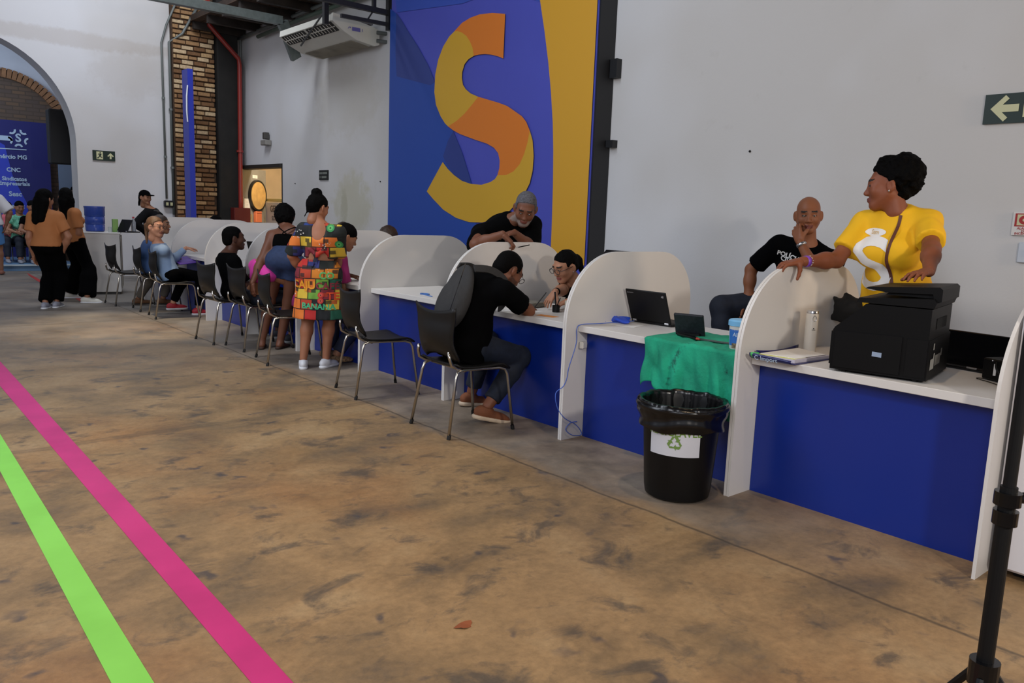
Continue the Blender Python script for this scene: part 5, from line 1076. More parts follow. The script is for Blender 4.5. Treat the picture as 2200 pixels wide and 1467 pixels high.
def print_on(J, piece, V2, F2, origin, u, v, dirn, m, name, off=.002, sub=.014, parent=None):
    """flat printed artwork laid onto a garment: projected along dirn onto the cloth"""
    import bmesh
    V, Q = J['m_'+piece]; bvh = BVHTree.FromPolygons([tuple(x) for x in V], [tuple(int(i) for i in q) for q in Q])
    bm = bmesh.new(); vs = [bm.verts.new((a, b, 0)) for a, b in V2]
    for f_ in F2:
        try: bm.faces.new([vs[i] for i in f_])
        except ValueError: pass
    bmesh.ops.triangulate(bm, faces=bm.faces[:])
    for _ in range(5):
        es = [e for e in bm.edges if e.calc_length() > sub]
        if not es: break
        bmesh.ops.subdivide_edges(bm, edges=es, cuts=1); bmesh.ops.triangulate(bm, faces=bm.faces[:])
    bm.verts.ensure_lookup_table(); u = nrm(u); v = nrm(v); dirn = nrm(dirn); o = np.array(origin, float); out = []; ok = []
    for w_ in bm.verts:
        p = o+u*w_.co.x+v*w_.co.y-dirn*.5; hit = bvh.ray_cast(Vector(p), Vector(dirn), 1.2)
        if hit[0] is None: out.append(p+dirn*.5); ok.append(False)
        else: out.append(np.array(hit[0])-dirn*off); ok.append(True)
    F = [tuple(w_.index for w_ in f_.verts) for f_ in bm.faces]; bm.verts.index_update(); F = [tuple(w_.index for w_ in f_.verts) for f_ in bm.faces]; F = [f_ for f_ in F if all(ok[i] for i in f_)]; bm.free()
    return mesh_obj(name, out, F, m, J['root'], True, True)
C_ = lambda *a: np.array(a, float)
blkcloth = mat('black_cotton', '060607', .95, spec=.06, noise=.2, nscale=12); navy = mat('dark_denim', '131a2a', .8, noise=.3, nscale=40); blkp = mat('black_trousers', '050506', .95, spec=.06)
# ---- woman in the yellow tee
N1 = onX(1925, 447, .92); h1 = onX(1908, 400, .88); P1 = C_(1.02, N1[1]-.02, N1[2]-.55)
rw = onY(1722, 562, 2.275); lw = C_(.70, 1.72, 1.262)
lw = C_(.455, 1.60, 1.222)
J = person('woman in a yellow tee with a big white letter standing behind the printer', P1, N1, (-.97, -.05, .0), (h1, (-.42, .90, -.10), (0.05, .10, 1)),
    {'R': dict(w=rw, hint=(-.2, 0, -1), hand=((-.85, .42, -.12), (0, .1, -1), .45, .2, (-.35, -.35, -.9))), 'L': dict(w=lw, hint=(.7, -.8, -.9), hand=((-.95, .12, -.10), (-.05, 0, -1), .35, .3))},
    {'L': dict(a=(1.07, P1[1]-.12, .09)), 'R': dict(a=(1.07, P1[1]+.12, .09))}, H=1.74, sex='f', skin='82492f', girth=1.08, bust=1.25, belly=.95, lod=1, h=.010)
ym = mat('yellow_cotton', 'f2b90c', .8, noise=.05, nscale=6); shirt(J, ym, .74, -.10, .015, wr=.007, hemflare=.014, sl=.026)
trousers(J, navy); shoes(J, blkp)
hair(J, 'curly', hairm, .012, (-.62, .78), .030, .010, extra=[('e', (0, -.075, .055), (.100, .092, .090)), ('e', (0, -.06, .10), (.085, .075, .055)), ('e', (0, -.105, .01), (.070, .050, .060)), ('e', (0, .0, .115), (.055, .05, .035))])
eyeballs(J)
S2 = [(-.075, .085)]
V_, F_ = text_geo('S', .42, .012, 'CENTER'); so = J['sp'](.47)+J['f']*.2+J['r']*.045
print_on(J, 'shirt', [(a*1.12, b) for a, b in V_], F_, so+J['r']*.02, J['r']*-1, J['u'], -J['f'], mat('print_white2', 'e9e6e2', .6), 'printed_letter', .003)
el_ = [(.062*math.cos(t), .020*math.sin(t)) for t in np.linspace(0, 2*math.pi, 28, endpoint=False)]
no_ = J['sp'](.80)+J['f']*.2+J['r']*.065; print_on(J, 'shirt', el_, [tuple(range(28))], no_, -J['r'], J['u'], -J['f'], MATS['print_white2'], 'name_sticker', .003)
V_, F_ = text_geo('Samara', .030, 0, 'CENTER'); V_, F_ = text_geo('Sem', .030, 0, 'CENTER'); print_on(J, 'shirt', V_, F_, no_, -J['r'], J['u'], -J['f'], mat('print_gold', 'c9a030', .6), 'lettering', .0045)
band(J, 'R', .035, mat('band_purple', '7a3fb4', .4), 'wristband', .022, .027); band(J, 'R', .052, mat('band_white', 'd8d2cc', .5), 'wristband', .012, .027)
f_, r_, u_ = J['f'], J['r'], J['u']
def chestpts(J, ts, lat, extra=.02):
    V, Q = J['m_shirt']; bvh = BVHTree.FromPolygons([tuple(x) for x in V], [tuple(int(i) for i in q) for q in Q]); out = []
    for t, l in zip(ts, lat):
        p = J['sp'](t)+J['r']*l+J['f']*.6; hit = bvh.ray_cast(Vector(p), Vector(-J['f']), 1.0); out.append((np.array(hit[0]) if hit[0] is not None else p-J['f']*.45)+J['f']*.004)
    return out
strap(J, chestpts(J, (.95, .85, .7, .55, .4, .25, .1, -.02), (-.055, -.05, -.04, -.025, -.03, -.045, -.06, -.075)), mat('strap_brown', '5a2f22', .6), 'bag_strap', .016)
bg = MB(); bgc = onX(1822, 668, .92); bgp = [ell(bgc, (.05, .085, .075)), ell(bgc+C_(0, -.05, .02), (.045, .06, .05), k=.04)]; V, Q = solid(bgp+[cone(bgc+C_(0, .05, .03), bgc+C_(.0, .09, .07), .02, .012), cone(bgc+C_(0, .06, -.04), bgc+C_(0, .10, -.05), .02, .010), cone(bgc+C_(0, -.02, .04), bgc+C_(0, .02, .09), .025, .012)], .008, (), [(.005, (16, 16, 16)), (.004, (50, 50, 50))]); mesh_obj('waist_bag', V, Q, mat('bag_black', '121212', .8), J['root'], True, True)
er = J['Hc']+J['HR']@C_(-.082, -.005, -.038); 
for g_ in (-1, 1): MB().sphere(tuple(J['Hc']+J['HR']@C_(g_*.088, -.004, -.036)), .006, 10).build('earring', met, J['root'], True)
hd_, hn_ = J['handL'][0], J['handL'][1]
# ---- bald man in black, seated high
N2 = onX(1738, 522, 2.15); h2 = onX(1737, 462, 2.10); P2 = C_(2.32, N2[1]+.20, N2[2]-.52)
lw2 = onX(1719, 520, 1.93)
J = person('bald man in a black tee with white lettering, hand at his mouth', P2, N2, (-.85, -.35, 0), (h2, (-.80, -.52, -.10), (0, .05, 1), None),
    {'L': dict(w=lw2, hint=(-.2, -.6, -1), hand=(nrm(onX(1710, 492, 1.95)-lw2), (.7, .1, .3), .95, .08)), 'R': dict(w=onX(1606, 652, 2.05), hint=(.2, .8, .3), hand=((-.3, .1, -.9), (0, -1, 0), .4))},
    {'L': dict(a=(1.95, P2[1]-.15, .35), hint=(-.8, -.2, .3), dir=(-1, 0, -.2)), 'R': dict(a=onX(1560, 780, 1.85), hint=(-.8, .9, .6), dir=(-1, .2, -.2))}, H=1.84, skin='8a5538', lod=1, h=.011, girth=1.15, bulge=.03)
shirt(J, blkcloth, .80, -.06, .020, sl=.034); trousers(J, navy, loose=.022); shoes(J, blkp); eyeballs(J)
V2_ = []; 
for s_, a_, b_ in (('POLÍCIA', .105, .66), ('CIVIL', .105, .60)):
    V_, F_ = text_geo(s_, .05, .03, 'CENTER'); print_on(J, 'shirt', V_, F_, J['sp'](b_+.16)+J['f']*.2+J['r']*a_, -J['r'], J['u'], -J['f'], MATS['print_white2'], 'lettering', .003)
V_, F_ = text_geo('PC', .04, .03, 'CENTER'); print_on(J, 'shirt', V_, F_, J['sp'](.72)+J['f']*.2-J['r']*.10, -J['r'], J['u'], -J['f'], MATS['print_white2'], 'lettering', .003)
band(J, 'L', .02, met, 'wristwatch', .022, .030, .005)
gq = onX(1693, 575, 1.98); MB().tube([gq+C_(0, .02*math.cos(t), .02*math.sin(t)) for t in np.linspace(0, 6.28, 14)], .002, 5).tube([gq+C_(0, .02*math.cos(t)+.02, .02*math.sin(t)-.05) for t in np.linspace(0, 6.28, 14)], .002, 5).build('hanging_glasses', met, J['root'], True)
stl = thing('bar_stool', 'dark high stool under the bald man behind the counter', 'stool', (P2[0], P2[1], 0)); zs = P2[2]-.13
MB().cyl((P2[0], P2[1], zs-.05), (P2[0], P2[1], zs), .19, n=28).build('seat', chp, stl, True)
for k in range(4): t_ = .78+k*math.pi/2; MB().tube([(P2[0]+.12*math.cos(t_), P2[1]+.12*math.sin(t_), zs-.05), (P2[0]+.2*math.cos(t_), P2[1]+.2*math.sin(t_), 0)], .012, 8).build('leg', chrome, stl, True)
# ---- woman with glasses behind booth 2
h3 = onX(1214, 572, .84); N3 = onX(1240, 610, .96); P3 = C_(1.30, N3[1]+.05, .56); rw3 = onX(1180, 634, .62)
J = person('woman with black glasses and a dark ponytail leaning over the counter beside the partition', P3, N3, (-1, .05, 0), (h3, (-.93, .10, -.38), (0, -.05, 1)),
    {'R': dict(w=onX(1183, 633, .44), hint=(.7, -.3, -.5), hand=(nrm(onX(1160, 662, .33)-onX(1183, 633, .44)), (-.1, 0, -1), .3, .3)), 'L': dict(w=onX(1225, 645, .60), hint=(.3, -.8, -.8), hand=((-.8, .3, -.3), (0, 0, -1), .4))},
    {'L': dict(a=(1.05, P3[1]-.1, .10)), 'R': dict(a=(1.05, P3[1]+.1, .10))}, H=1.64, sex='f', skin='a67458', lod=1, h=.011, girth=1.1, bust=1.1, lips='8a4a44')
shirt(J, blkcloth, 1.12, -.08, .018, sl=.022, nn=J['u']*1.0, neck=.03); trousers(J, blkp); shoes(J, blkp); eyeballs(J)
hair(J, 'pulled', hairm, .006, (-.55, .84), .026, 0, extra=[('e', (0, -.115, .0), (.034, .045, .05)), ('c', (0, -.14, -.02), (0, -.15, -.16), .03, .012)])
glasses(J, mat('glasses_black', '141214', .3), .023, .0024); band(J, 'R', .022, blkp, 'wristwatch', .034, .026, .004)
V_, F_ = text_geo('PCMG', .04, .03, 'CENTER'); print_on(J, 'shirt', V_, F_, J['sp'](.74)+J['f']*.2+J['r']*.06, -J['r'], J['u'], -J['f'], MATS['print_white2'], 'lettering', .003)
for g_ in (-1, 1): MB().sphere(tuple(J['Hc']+J['HR']@C_(g_*.084, -.004, -.038)), .004, 8).build('earring', met, J['root'], True)
# ---- grey haired man leaning on partition 3
h4 = onY(1129, 448, 5.05); N4 = onY(1092, 470, 5.24); P4 = N4+C_(.25, .38, -.42)
def top3(px): q = onY(px, 515, 4.93); return q[0]
wl = onY(1085, 512, 4.94)
J = person('grey-haired bearded man in black leaning with folded forearms on top of a partition', P4, N4, (-.35, -.90, -.1), (h4, (-.58, -.62, -.52), (-.1, -.3, 1), '8a8782'),
    {'R': dict(w=onY(1080, 503, 4.93), hint=(-1, .1, -.6), hand=(nrm(onY(1112, 532, 4.86)-onY(1080, 503, 4.93)), (0, .2, -1), .8, .1)), 'L': dict(w=onY(1105, 500, 5.00), hint=(1, .1, -.6), hand=((-.9, -.2, -.1), (0, 0, -1), .4)), 'drop': {'R': (-.03, 0, -.03), 'L': (.03, 0, -.03)}},
    {'L': dict(a=(P4[0]+.1, P4[1]+.05, .09)), 'R': dict(a=(P4[0]-.1, P4[1]+.0, .09))}, H=1.80, skin='704530', lod=1, h=.011, girth=1.22, bulge=.05, belly=.8, scalp='5a5a5e')
shirt(J, blkcloth, 1.06, -.06, .022, sl=.03, nn=J['u']+.0*J['f'], neck=.035); trousers(J, navy); shoes(J, blkp); eyeballs(J)
hair(J, 'short', hairg, .004, (-.62, .78), .034, .001)
pq_ = onY(1126, 529, 4.85); MB().cyl(pq_-C_(.06, 0, .008), pq_+C_(.04, -.02, .012), .004, n=8).build('held_pen', bpg, J['root'], True)
# ---- man writing, backpack
P5 = C_(-.27, 4.27, .56); N5 = onY(1052, 596, 4.26); h5 = onY(1092, 582, 4.22)
wr5 = onX(1128, 660, .30); wl5 = onX(1088, 655, .30)
J = person('man in a black tee and jeans writing at the counter, grey backpack on', P5, N5, (1, .02, 0), (h5, (.78, -.06, -.62), (.55, 0, .8), '17110f'),
    {'R': dict(w=wr5, hint=(-.3, -1, -.25), hand=((.75, .05, -.15), (0, .4, -1), .7, .1)), 'L': dict(w=wl5+C_(0, .18, 0), hint=(-.2, .8, -.6), hand=((.6, -.5, -.1), (0, 0, -1), .4))},
    {'R': dict(a=onZ(1048, 872, .12), hint=(1, 0, .9), dir=(.9, -.25, -.22)), 'L': dict(a=onZ(1030, 850, .10)+C_(.02, .12, 0), hint=(1, .1, .9), dir=(.9, -.1, -.1))}, H=1.76, skin='7a4a32', lod=1, h=.010, girth=1.05, bulge=.07, scalp='120d0b')
shirt(J, blkcloth, .68, -.13, .022, sl=.03, nn=J['u']*1.0, neck=.02); trousers(J, mat('jeans_navy', '141d2e', .8, noise=.35, nscale=30), loose=.012, e2=.022, upto=1.88, waist=-.01)
shoes(J, mat('suede_brown', '7a4628', .8, noise=.2, nscale=20), mat('sole_cream', 'c9b49a', .6)); eyeballs(J)
hair(J, 'short', hairm, .003, (-.62, .78), .030, .0008); glasses(J, mat('glasses_black', '141214', .3), .021, .0018); band(J, 'R', .03, bpg, 'wristwatch', .022, .030, .004)
pen = wr5+C_(.10, -.0, .02); MB().cyl(pen-C_(.03, 0, .05), pen+C_(.05, -.06, .09), .004, n=8).build('held_pen', bpg, J['root'], True)
cb_ = J['sp'](.56)-J['f']*.150; Rb = J['R']; pr = [ell(cb_, (.135, .055, .22), Rb, .05), ell(cb_-J['u']*.09-J['f']*.015, (.135, .060, .15), Rb, .06), ell(cb_-J['u']*.05-J['f']*.045, (.10, .03, .13), Rb, .03)]
V, Q = solid(pr, .010, (), [(.003, (14, 14, 9))]); bpk = mesh_obj('backpack', V, Q, mat('backpack_grey', '2c2b2b', .8, noise=.15, nscale=30, bump=.2, bscale=200), J['root'], True, True)
for sg in (-1, 1):
    a = J['sp'](.98)+J['r']*sg*.09; strap(J, [cb_+J['u']*.20+J['r']*sg*.08, J['sp'](.99)-J['f']*.10+J['u']*.03+J['r']*sg*.10, J['N']+J['u']*.012+J['r']*sg*.115+J['f']*.01, J['sp'](.88)+J['r']*sg*.135+J['f']*.12, J['sp'](.70)+J['r']*sg*.14+J['f']*.14, J['sp'](.60)+J['r']*sg*.15+J['f']*.10], MATS['backpack_grey'], 'backpack_strap', .05, .012)
zc = cb_+J['u']*.06; MB().tube(smooth_path([zc-J['f']*.088+J['r']*.10-J['u']*.20, zc-J['f']*.10+J['r']*.11, zc-J['f']*.075+J['r']*.07+J['u']*.15]), .003, 5).build('zip', bpg, J['root'], True)
# ---- woman in the patchwork dress
fl6, fr6 = onZ(655, 792), onZ(707, 790); mid = (fl6+fr6)/2; P6 = C_(mid[0]+.02, mid[1]+.02, .93); vd = nrm(C_(.66, .75, 0)); N6 = onY(690, 478, P6[1]+.03); N6 = P6+(N6-P6)*1.0
h6 = onY(684, 447, P6[1]+.09)
def atd(x, y, ref, dd=0): d = ray(x, y); t = ((ref[:2]-CAM[:2])@nrm(d[:2]))/np.linalg.norm(d[:2]); return CAM+d*(t+dd/np.linalg.norm(d[:2]))
N6 = atd(690, 480, P6, .0); h6 = atd(684, 446, P6, .05); P6 = np.array([*atd(686, 600, P6, 0)[:2], .93*N6[2]/1.43])
J = person('woman with a black hair bun standing in a bright patchwork print dress and white sneakers', P6, N6, vd, (h6, (.93, .25, -.28), (0, 0, 1)),
    {'R': dict(w=atd(722, 592, P6, .25), hint=(.3, -.8, -.3), hand=((.5, .7, .0), (-.5, .3, -.5), .5)), 'L': dict(w=atd(652, 590, P6, .20), hint=(-.8, .3, -.5), hand=((.5, .7, .1), (.5, -.3, 0), .5))},
    {'L': dict(a=onZ(655, 792)+C_(0, .03, .085), dir=(.45, .9, 0)), 'R': dict(a=onZ(704, 790)+C_(0, .03, .085), dir=(.9, .42, 0))}, H=1.60*N6[2]/1.36, sex='f', skin='a0694c', lod=1, h=.010, girth=1.12, hips=1.08)
pm, nt, b, tc = node_mat('patchwork_print', .8)
mpp = N(nt, 'ShaderNodeMapping'); mpp.inputs['Rotation'].default_value = (0, 0, math.atan2(vd[0], vd[1])*1.0); nt.links.new(tc.outputs['Object'], mpp.inputs[0])
sq = N(nt, 'ShaderNodeSeparateXYZ'); nt.links.new(mpp.outputs[0], sq.inputs[0])
def cellid(sx, sz, ox, oz):
    row = mathn(nt, 'FLOOR', mathn(nt, 'MULTIPLY', mathn(nt, 'ADD', sq.outputs['Z'], oz), sz)); cx_ = mathn(nt, 'FLOOR', mathn(nt, 'MULTIPLY', mathn(nt, 'ADD', mathn(nt, 'ADD', sq.outputs['X'], ox), mathn(nt, 'MULTIPLY', row, .37/sx)), sx))
    cv = N(nt, 'ShaderNodeCombineXYZ'); nt.links.new(cx_, cv.inputs[0]); nt.links.new(row, cv.inputs[1]); wn = N(nt, 'ShaderNodeTexWhiteNoise'); wn.noise_dimensions = '3D'; nt.links.new(cv.outputs[0], wn.inputs['Vector']); return wn.outputs['Value']
pal = ['1a1f1c', '101513', 'b03a1d', 'c8761c', '1f3a7c', '1f5c46', 'b3231f', '6fa03a', '14171a', 'd9742a', '7c2430', '2a2f6a', 'd8b53a']
col = ramp(nt, cellid(9, 11, .0, .0), [(i/len(pal), lin(c)) for i, c in enumerate(pal)], 'CONSTANT')
col2 = ramp(nt, cellid(24, 30, .3, .7), [(0, (0, 0, 0)), (.82, (1, 1, 1))], 'CONSTANT'); pal2 = pal[::-1]
colb = ramp(nt, cellid(24, 30, .3, .7), [(i/len(pal), lin(c)) for i, c in enumerate(pal2)], 'CONSTANT')
col = mixc(nt, mathn(nt, 'MULTIPLY', col2, .85), col, colb)
vv_ = N(nt, 'ShaderNodeTexVoronoi'); vv_.inputs['Scale'].default_value = 42; nt.links.new(tc.outputs['Object'], vv_.inputs['Vector']); dots = ramp(nt, vv_.outputs['Distance'], [(.22, (1, 1, 1)), (.3, (0, 0, 0))])
dk_ = ramp(nt, cellid(10, 12, .0, .0), [(0, (1, 1, 1)), (.09, (0, 0, 0))], 'CONSTANT'); col = mixc(nt, mathn(nt, 'MULTIPLY', dots, dk_), col, lin('d8d4cc'))
zf = mathn(nt, 'FRACT', mathn(nt, 'MULTIPLY', sq.outputs['Z'], 11)); row_ = mathn(nt, 'FLOOR', mathn(nt, 'MULTIPLY', sq.outputs['Z'], 11)); xf = mathn(nt, 'FRACT', mathn(nt, 'MULTIPLY', mathn(nt, 'ADD', sq.outputs['X'], mathn(nt, 'MULTIPLY', row_, .37/9)), 9))
edge = mathn(nt, 'MAXIMUM', mathn(nt, 'LESS_THAN', zf, .10), mathn(nt, 'LESS_THAN', xf, .09)); col = mixc(nt, mathn(nt, 'MULTIPLY', edge, .9), col, lin('0c0d0c'))
nt.links.new(col, b.inputs['Base Color'])
P, u, f, r, s = J['P'], J['u'], J['f'], J['r'], J['s']
sk = [cone(P+u*.13, P-u*.02, J['hw']*.86, J['hw']*1.10, .04, sq=(f, 1.3)), cone(P-u*.02, C_(P[0], P[1], .44), J['hw']*1.18, J['hw']*1.46, .04, sq=(f, 1.22))]
cloth_mesh(J, 'dress_skirt', sk+torso(J, .012)[:1]+torso(J, .012)[3:5], pm, [(C_(0, 0, -1), C_(P[0], P[1], .46)), (u, P+u*.135)], wr=.010, sc=(22, 22, 3))
tp_ = torso(J, .014)[1:3]+torso(J, .014)[5:]
for sd in 'LR': tp_ += arm(J, sd, .024, .98, .040)
V_back = ell(J['sp'](.93)-f*.14, (.075, .12, .115), J['R'], .02, op='sub'); V_low = ell(J['sp'](.36)-f*.13, (.10, .10, .045), J['R'], .02, op='sub')
cloth_mesh(J, 'dress_top', tp_+[V_back, V_low], pm, [(-u, P+u*.15), (nrm(u+f*.2), J['N']+u*.0)], wr=.006, h=.010)
kp = J['sp'](.40)-f*.125; V, Q = solid([ell(kp, (.03, .02, .025), J['R'], .01), cone(kp, kp+r*-.06+u*.045, .012, .022, .01), cone(kp, kp+r*.05+u*.035, .012, .022, .01), cone(kp, kp-u*.14+r*.01-f*.01, .010, .013, .01), cone(kp, kp-u*.10-r*.03-f*.01, .010, .012, .01)], .006); mesh_obj('bow', V, Q, pm, J['root'], True, True)
for txt, a_, z_, sz, c_ in (('CAJU', -.105, .835, .095, 'e89a20'), ('CAFÉ', .105, .835, .08, '8c2a3a'), ('BANANA', .03, .635, .07, '3fae7a'), ('TE', .15, .74, .09, 'd9481f'), ('CO', .10, .935, .08, '58b060')):
    V_, F_ = text_geo(txt, sz, .03, 'CENTER'); print_on(J, 'dress_skirt', V_, F_, C_(P[0], P[1], z_*P[2]/.93)-f*.3+r*a_, r, Z, f, mat('dress_ink_'+c_, c_, .7), 'lettering', .003, sub=.02)
def disc(px, pz, rad, c1, c2, piece='dress_top'):
    for rr_, cc, of in ((rad, c1, .003), (rad*.62, c2, .004), (rad*.18, '15201a', .005)):
        try: print_on(J, piece, [(rr_*math.cos(t), rr_*math.sin(t)) for t in np.linspace(0, 2*math.pi, 20, endpoint=False)], [tuple(range(20))], J['sp'](pz)-f*.3+r*px, r, u, f, mat('dress_ink_'+cc, cc, .7), 'printed_disc', of, sub=.02)
        except Exception: pass
disc(.10, .93, .035, '2f8a4a', '58b060'); disc(.17, .62, .032, '2f8a4a', '58b060')
disc(.06, -.36, .026, 'c8352c', 'd8584a', 'dress_skirt'); disc(.06, -.47, .026, 'c8352c', 'd8584a', 'dress_skirt')
shoes(J, mat('sneaker_white', 'd8d8dc', .5), mat('sneaker_sole', 'e2e2e4', .5))
hair(J, 'bun', hairm, .009, (-.50, .86), .010, .003, extra=[('e', (0, -.060, .125), (.050, .050, .042)), ('e', (0, -.085, .02), (.06, .045, .07)), ('c', (-.04, -.08, -.05), (-.06, -.085, -.11), .008, .004)])
# ---- woman in black crop top and denim shorts
a7, b7 = onZ(563, 752), onZ(604, 750); P7 = C_(*((a7+b7)/2)[:2], .88); P7 = np.array([*atd(613, 572, P7, 0)[:2], .90]); N7 = atd(620, 492, P7, .10); h7 = atd(612, 468, P7, .22)
J = person('woman in a black strappy crop top and denim shorts leaning towards the counter', P7, N7, vd, (h7, (.5, .8, -.55), (.1, .3, 1)),
    {'L': dict(w=atd(542, 608, P7, -.04), hint=(-.4, -.6, 0), hand=((.05, .05, -1), (.8, .2, 0), .4)), 'R': dict(w=atd(640, 570, P7, .45), hint=(.8, -.2, -.6), hand=((.5, .7, -.1), (0, 0, -1), .3))},
    {'L': dict(a=onZ(566, 750)+C_(0, .04, .08), dir=(.5, .85, -.1), bare=True), 'R': dict(a=onZ(606, 750)+C_(0, .04, .08), dir=(.8, .6, -.1), bare=True)}, H=1.66, sex='f', skin='6a4230', lod=2, h=.011, girth=1.06, hips=1.08)
u, f, r, P = J['u'], J['f'], J['r'], J['P']
cloth_mesh(J, 'crop_top', torso(J, .008)[1:3], blkcloth, [(-u, J['sp'](.37)), (u, J['sp'](.76))], wr=.001)
for sg in (-1, 1):
    pts = [J['sp'](.74)-f*.122-r*sg*.02, J['sp'](.85)-f*.125+r*sg*.03, J['sp'](.97)-f*.085+r*sg*.075, J['N']+r*sg*.09+u*.02]; strap(J, pts, blkcloth, 'strap', .010, .004)
trousers(J, mat('denim_blue', '26385c', .8, noise=.25, nscale=30), .42, .012, .16, 'denim_shorts', e2=.014)
hair(J, 'curly', hairm, .020, (-.3, .95), -.02, .007, extra=[('e', (0, -.05, -.02), (.088, .075, .085)), ('e', (0, -.02, .03), (.092, .10, .085))])
for sd in 'LR':
    A = J['an'+sd]; d = J['ft'+sd]; V, Q = solid([ell(A+d*.05-C_(0, 0, .082), (.042, .042, .012), k=.02), cone(A-d*.05-C_(0, 0, .075), A+d*.16-C_(0, 0, .075), .032, .038, .02)], .009, [((0, 0, -1), C_(0, 0, .004)), ((0, 0, 1), C_(0, 0, .028))]); mesh_obj('sandal', V, Q, mat('sandal_brown', '3a241a', .7), J['root'], True, True)
# ---- generic seated helper for people on the chairs (they face the counter, +X)
def seated(label, cx, cy, headp, lod=2, look=(1, 0, -.1), lean=None, Nn=None, ft=None, H=1.66, arm_t=None, **kw):
    P = C_(cx, cy, .555); Nn = P+C_(.06, 0, .50) if Nn is None else Nn
    arm_t = arm_t or {'R': (C_(.22, cy-.12, .80), (0, -.5, -1)), 'L': (C_(.22, cy+.15, .80), (0, .5, -1))}
    ft = ft or {'R': C_(cx+.42, cy-.12, .09), 'L': C_(cx+.40, cy+.14, .09)}
    return person(label, P, Nn, (1, 0, 0), (headp, look), {k: dict(w=v[0], hint=v[1], hand=((.9, 0, -.1), (0, 0, -1), .4) if len(v) < 3 else v[2]) for k, v in arm_t.items()}, {k: dict(a=v, hint=(.6, 0, 1), dir=(1, 0, 0)) for k, v in ft.items()}, H=H, lod=lod, h=.013, **kw)
# youth in black tee
hh_ = onY(503, 512, 8.42); Nh = onY(485, 545, 8.42)
J = seated('slim youth with cropped hair in a black tee seated in profile', -.22, 8.40, hh_, Nn=Nh, look=(.97, -.15, .08), H=1.72, skin='4d2f22', girth=.88, scalp='0c0908', arm_t={'R': (C_(.02, 8.24, .66), (-.2, -.4, -1)), 'L': (C_(.05, 8.55, .68), (0, .4, -1))})
shirt(J, blkcloth, .8, -.1, .012, sl=.028); trousers(J, navy); shoes(J, mat('shoe_dark', '2a2a30', .7), mat('sole_grey', '8a8a8a', .6)); hair(J, 'short', hairm, .004, (-.50, .86), .024, .001)
# person in the pink top, bent forward, mostly behind the woman in shorts
J = seated('person in a pink cropped top bent over the counter behind the woman in shorts', -.20, 7.80, onY(590, 552, 7.72), Nn=onY(562, 564, 7.72), look=(.9, 0, -.4), sex='f', skin='9a6848', girth=.92)
u = J['u']; pr = torso(J, .012)[1:3]+torso(J, .012)[5:]
for sd in 'LR': pr += arm(J, sd, .008, .3, .010)
cloth_mesh(J, 'shirt', pr, mat('pink_top', 'd13a9a', .8), [(-u, J['sp'](.45)), (nrm(u+J['f']*.2), J['N']+u*.01)]); trousers(J, navy, waist=.02); shoes(J, mat('shoe_dark', '2a2a30', .7), mat('sole_grey', '8a8a8a', .6)); hair(J, 'pulled', hairm, .007, (-.5, .86), .01, .001)
# seated person in magenta behind the dress
hm = atd(655, 500, C_(.1, 6.75, 0)); J = seated('person in a dark magenta tee seated at the counter behind the patchwork dress', -.10, 6.85, C_(.22, 6.80, 1.17), Nn=C_(.10, 6.82, 1.05), look=(.9, -.2, -.4), sex='f', skin='9c6c50', girth=1.2, H=1.62, arm_t={'R': (onX(728, 603, .18), (0, -.5, -1), (nrm(onX(752, 596, .22)-onX(728, 603, .18)), (0, 0, -1), .3)), 'L': (C_(.30, 6.9, .80), (0, .5, -1))}, ft={'R': C_(.02, 6.62, .09), 'L': C_(.1, 6.95, .09)})
shirt(J, mat('magenta_tee', 'a0286e', .8), .8, -.1, .016, sl=.03); trousers(J, mat('denim_ink', '18203a', .8)); shoes(J, mat('shoe_leopard', '9a7a58', .7, noise=.7, nscale=60)); hair(J, 'long', hairm, .010, (-.4, .9), 0, .002)
# woman in pale denim shirt, glasses, purple folder
P11 = C_(-.20, 10.30, .555); hk = onY(334, 487, 10.40); Nk = onY(338, 524, 10.45)
J = seated('brown-haired woman with glasses in a pale denim shirt holding a purple folder', -.26, 10.45, hk, Nn=Nk, look=(.55, -.82, -.05), H=1.66, sex='f', skin='b88468', girth=.95, lod=2, arm_t={'R': (onX(372, 554, -.06), (-.4, -.3, -1)), 'L': (C_(.02, 10.62, .86), (-.3, .4, -1))}, ft={'R': onZ(372, 650, .14), 'L': C_(.12, 10.5, .09)})
shirt(J, mat('pale_denim', '7c93b2', .8, noise=.15, nscale=10), 1.9, -.06, .012, sl=.014, wr=.006); trousers(J, blkp); shoes(J, mat('red_sneaker', 'a3202c', .6), mat('sole_white', 'cfcaca', .6)); glasses(J, mat('glasses_black', '141214', .3), .024, .0025)
hair(J, 'pony', hair_lb, .007, (-.55, .84), .030, .001, extra=[('e', (0, -.11, .01), (.03, .035, .035)), ('c', (0, -.125, 0), (0, -.12, -.20), .028, .012)])
pf_ = MB(); pfc = onX(398, 559, .03); pf_.box(pfc, (.26, .36, .012), .1, bev=.002, R=np.array(Matrix.Rotation(-.12, 3, 'Y'))@np.array(Matrix.Rotation(.15, 3, 'X'))); tag(pf_.build('purple_folder', mat('folder_purple', '5a3a9c', .5)), 'purple folder held over the lap of the woman in pale denim', 'folder')
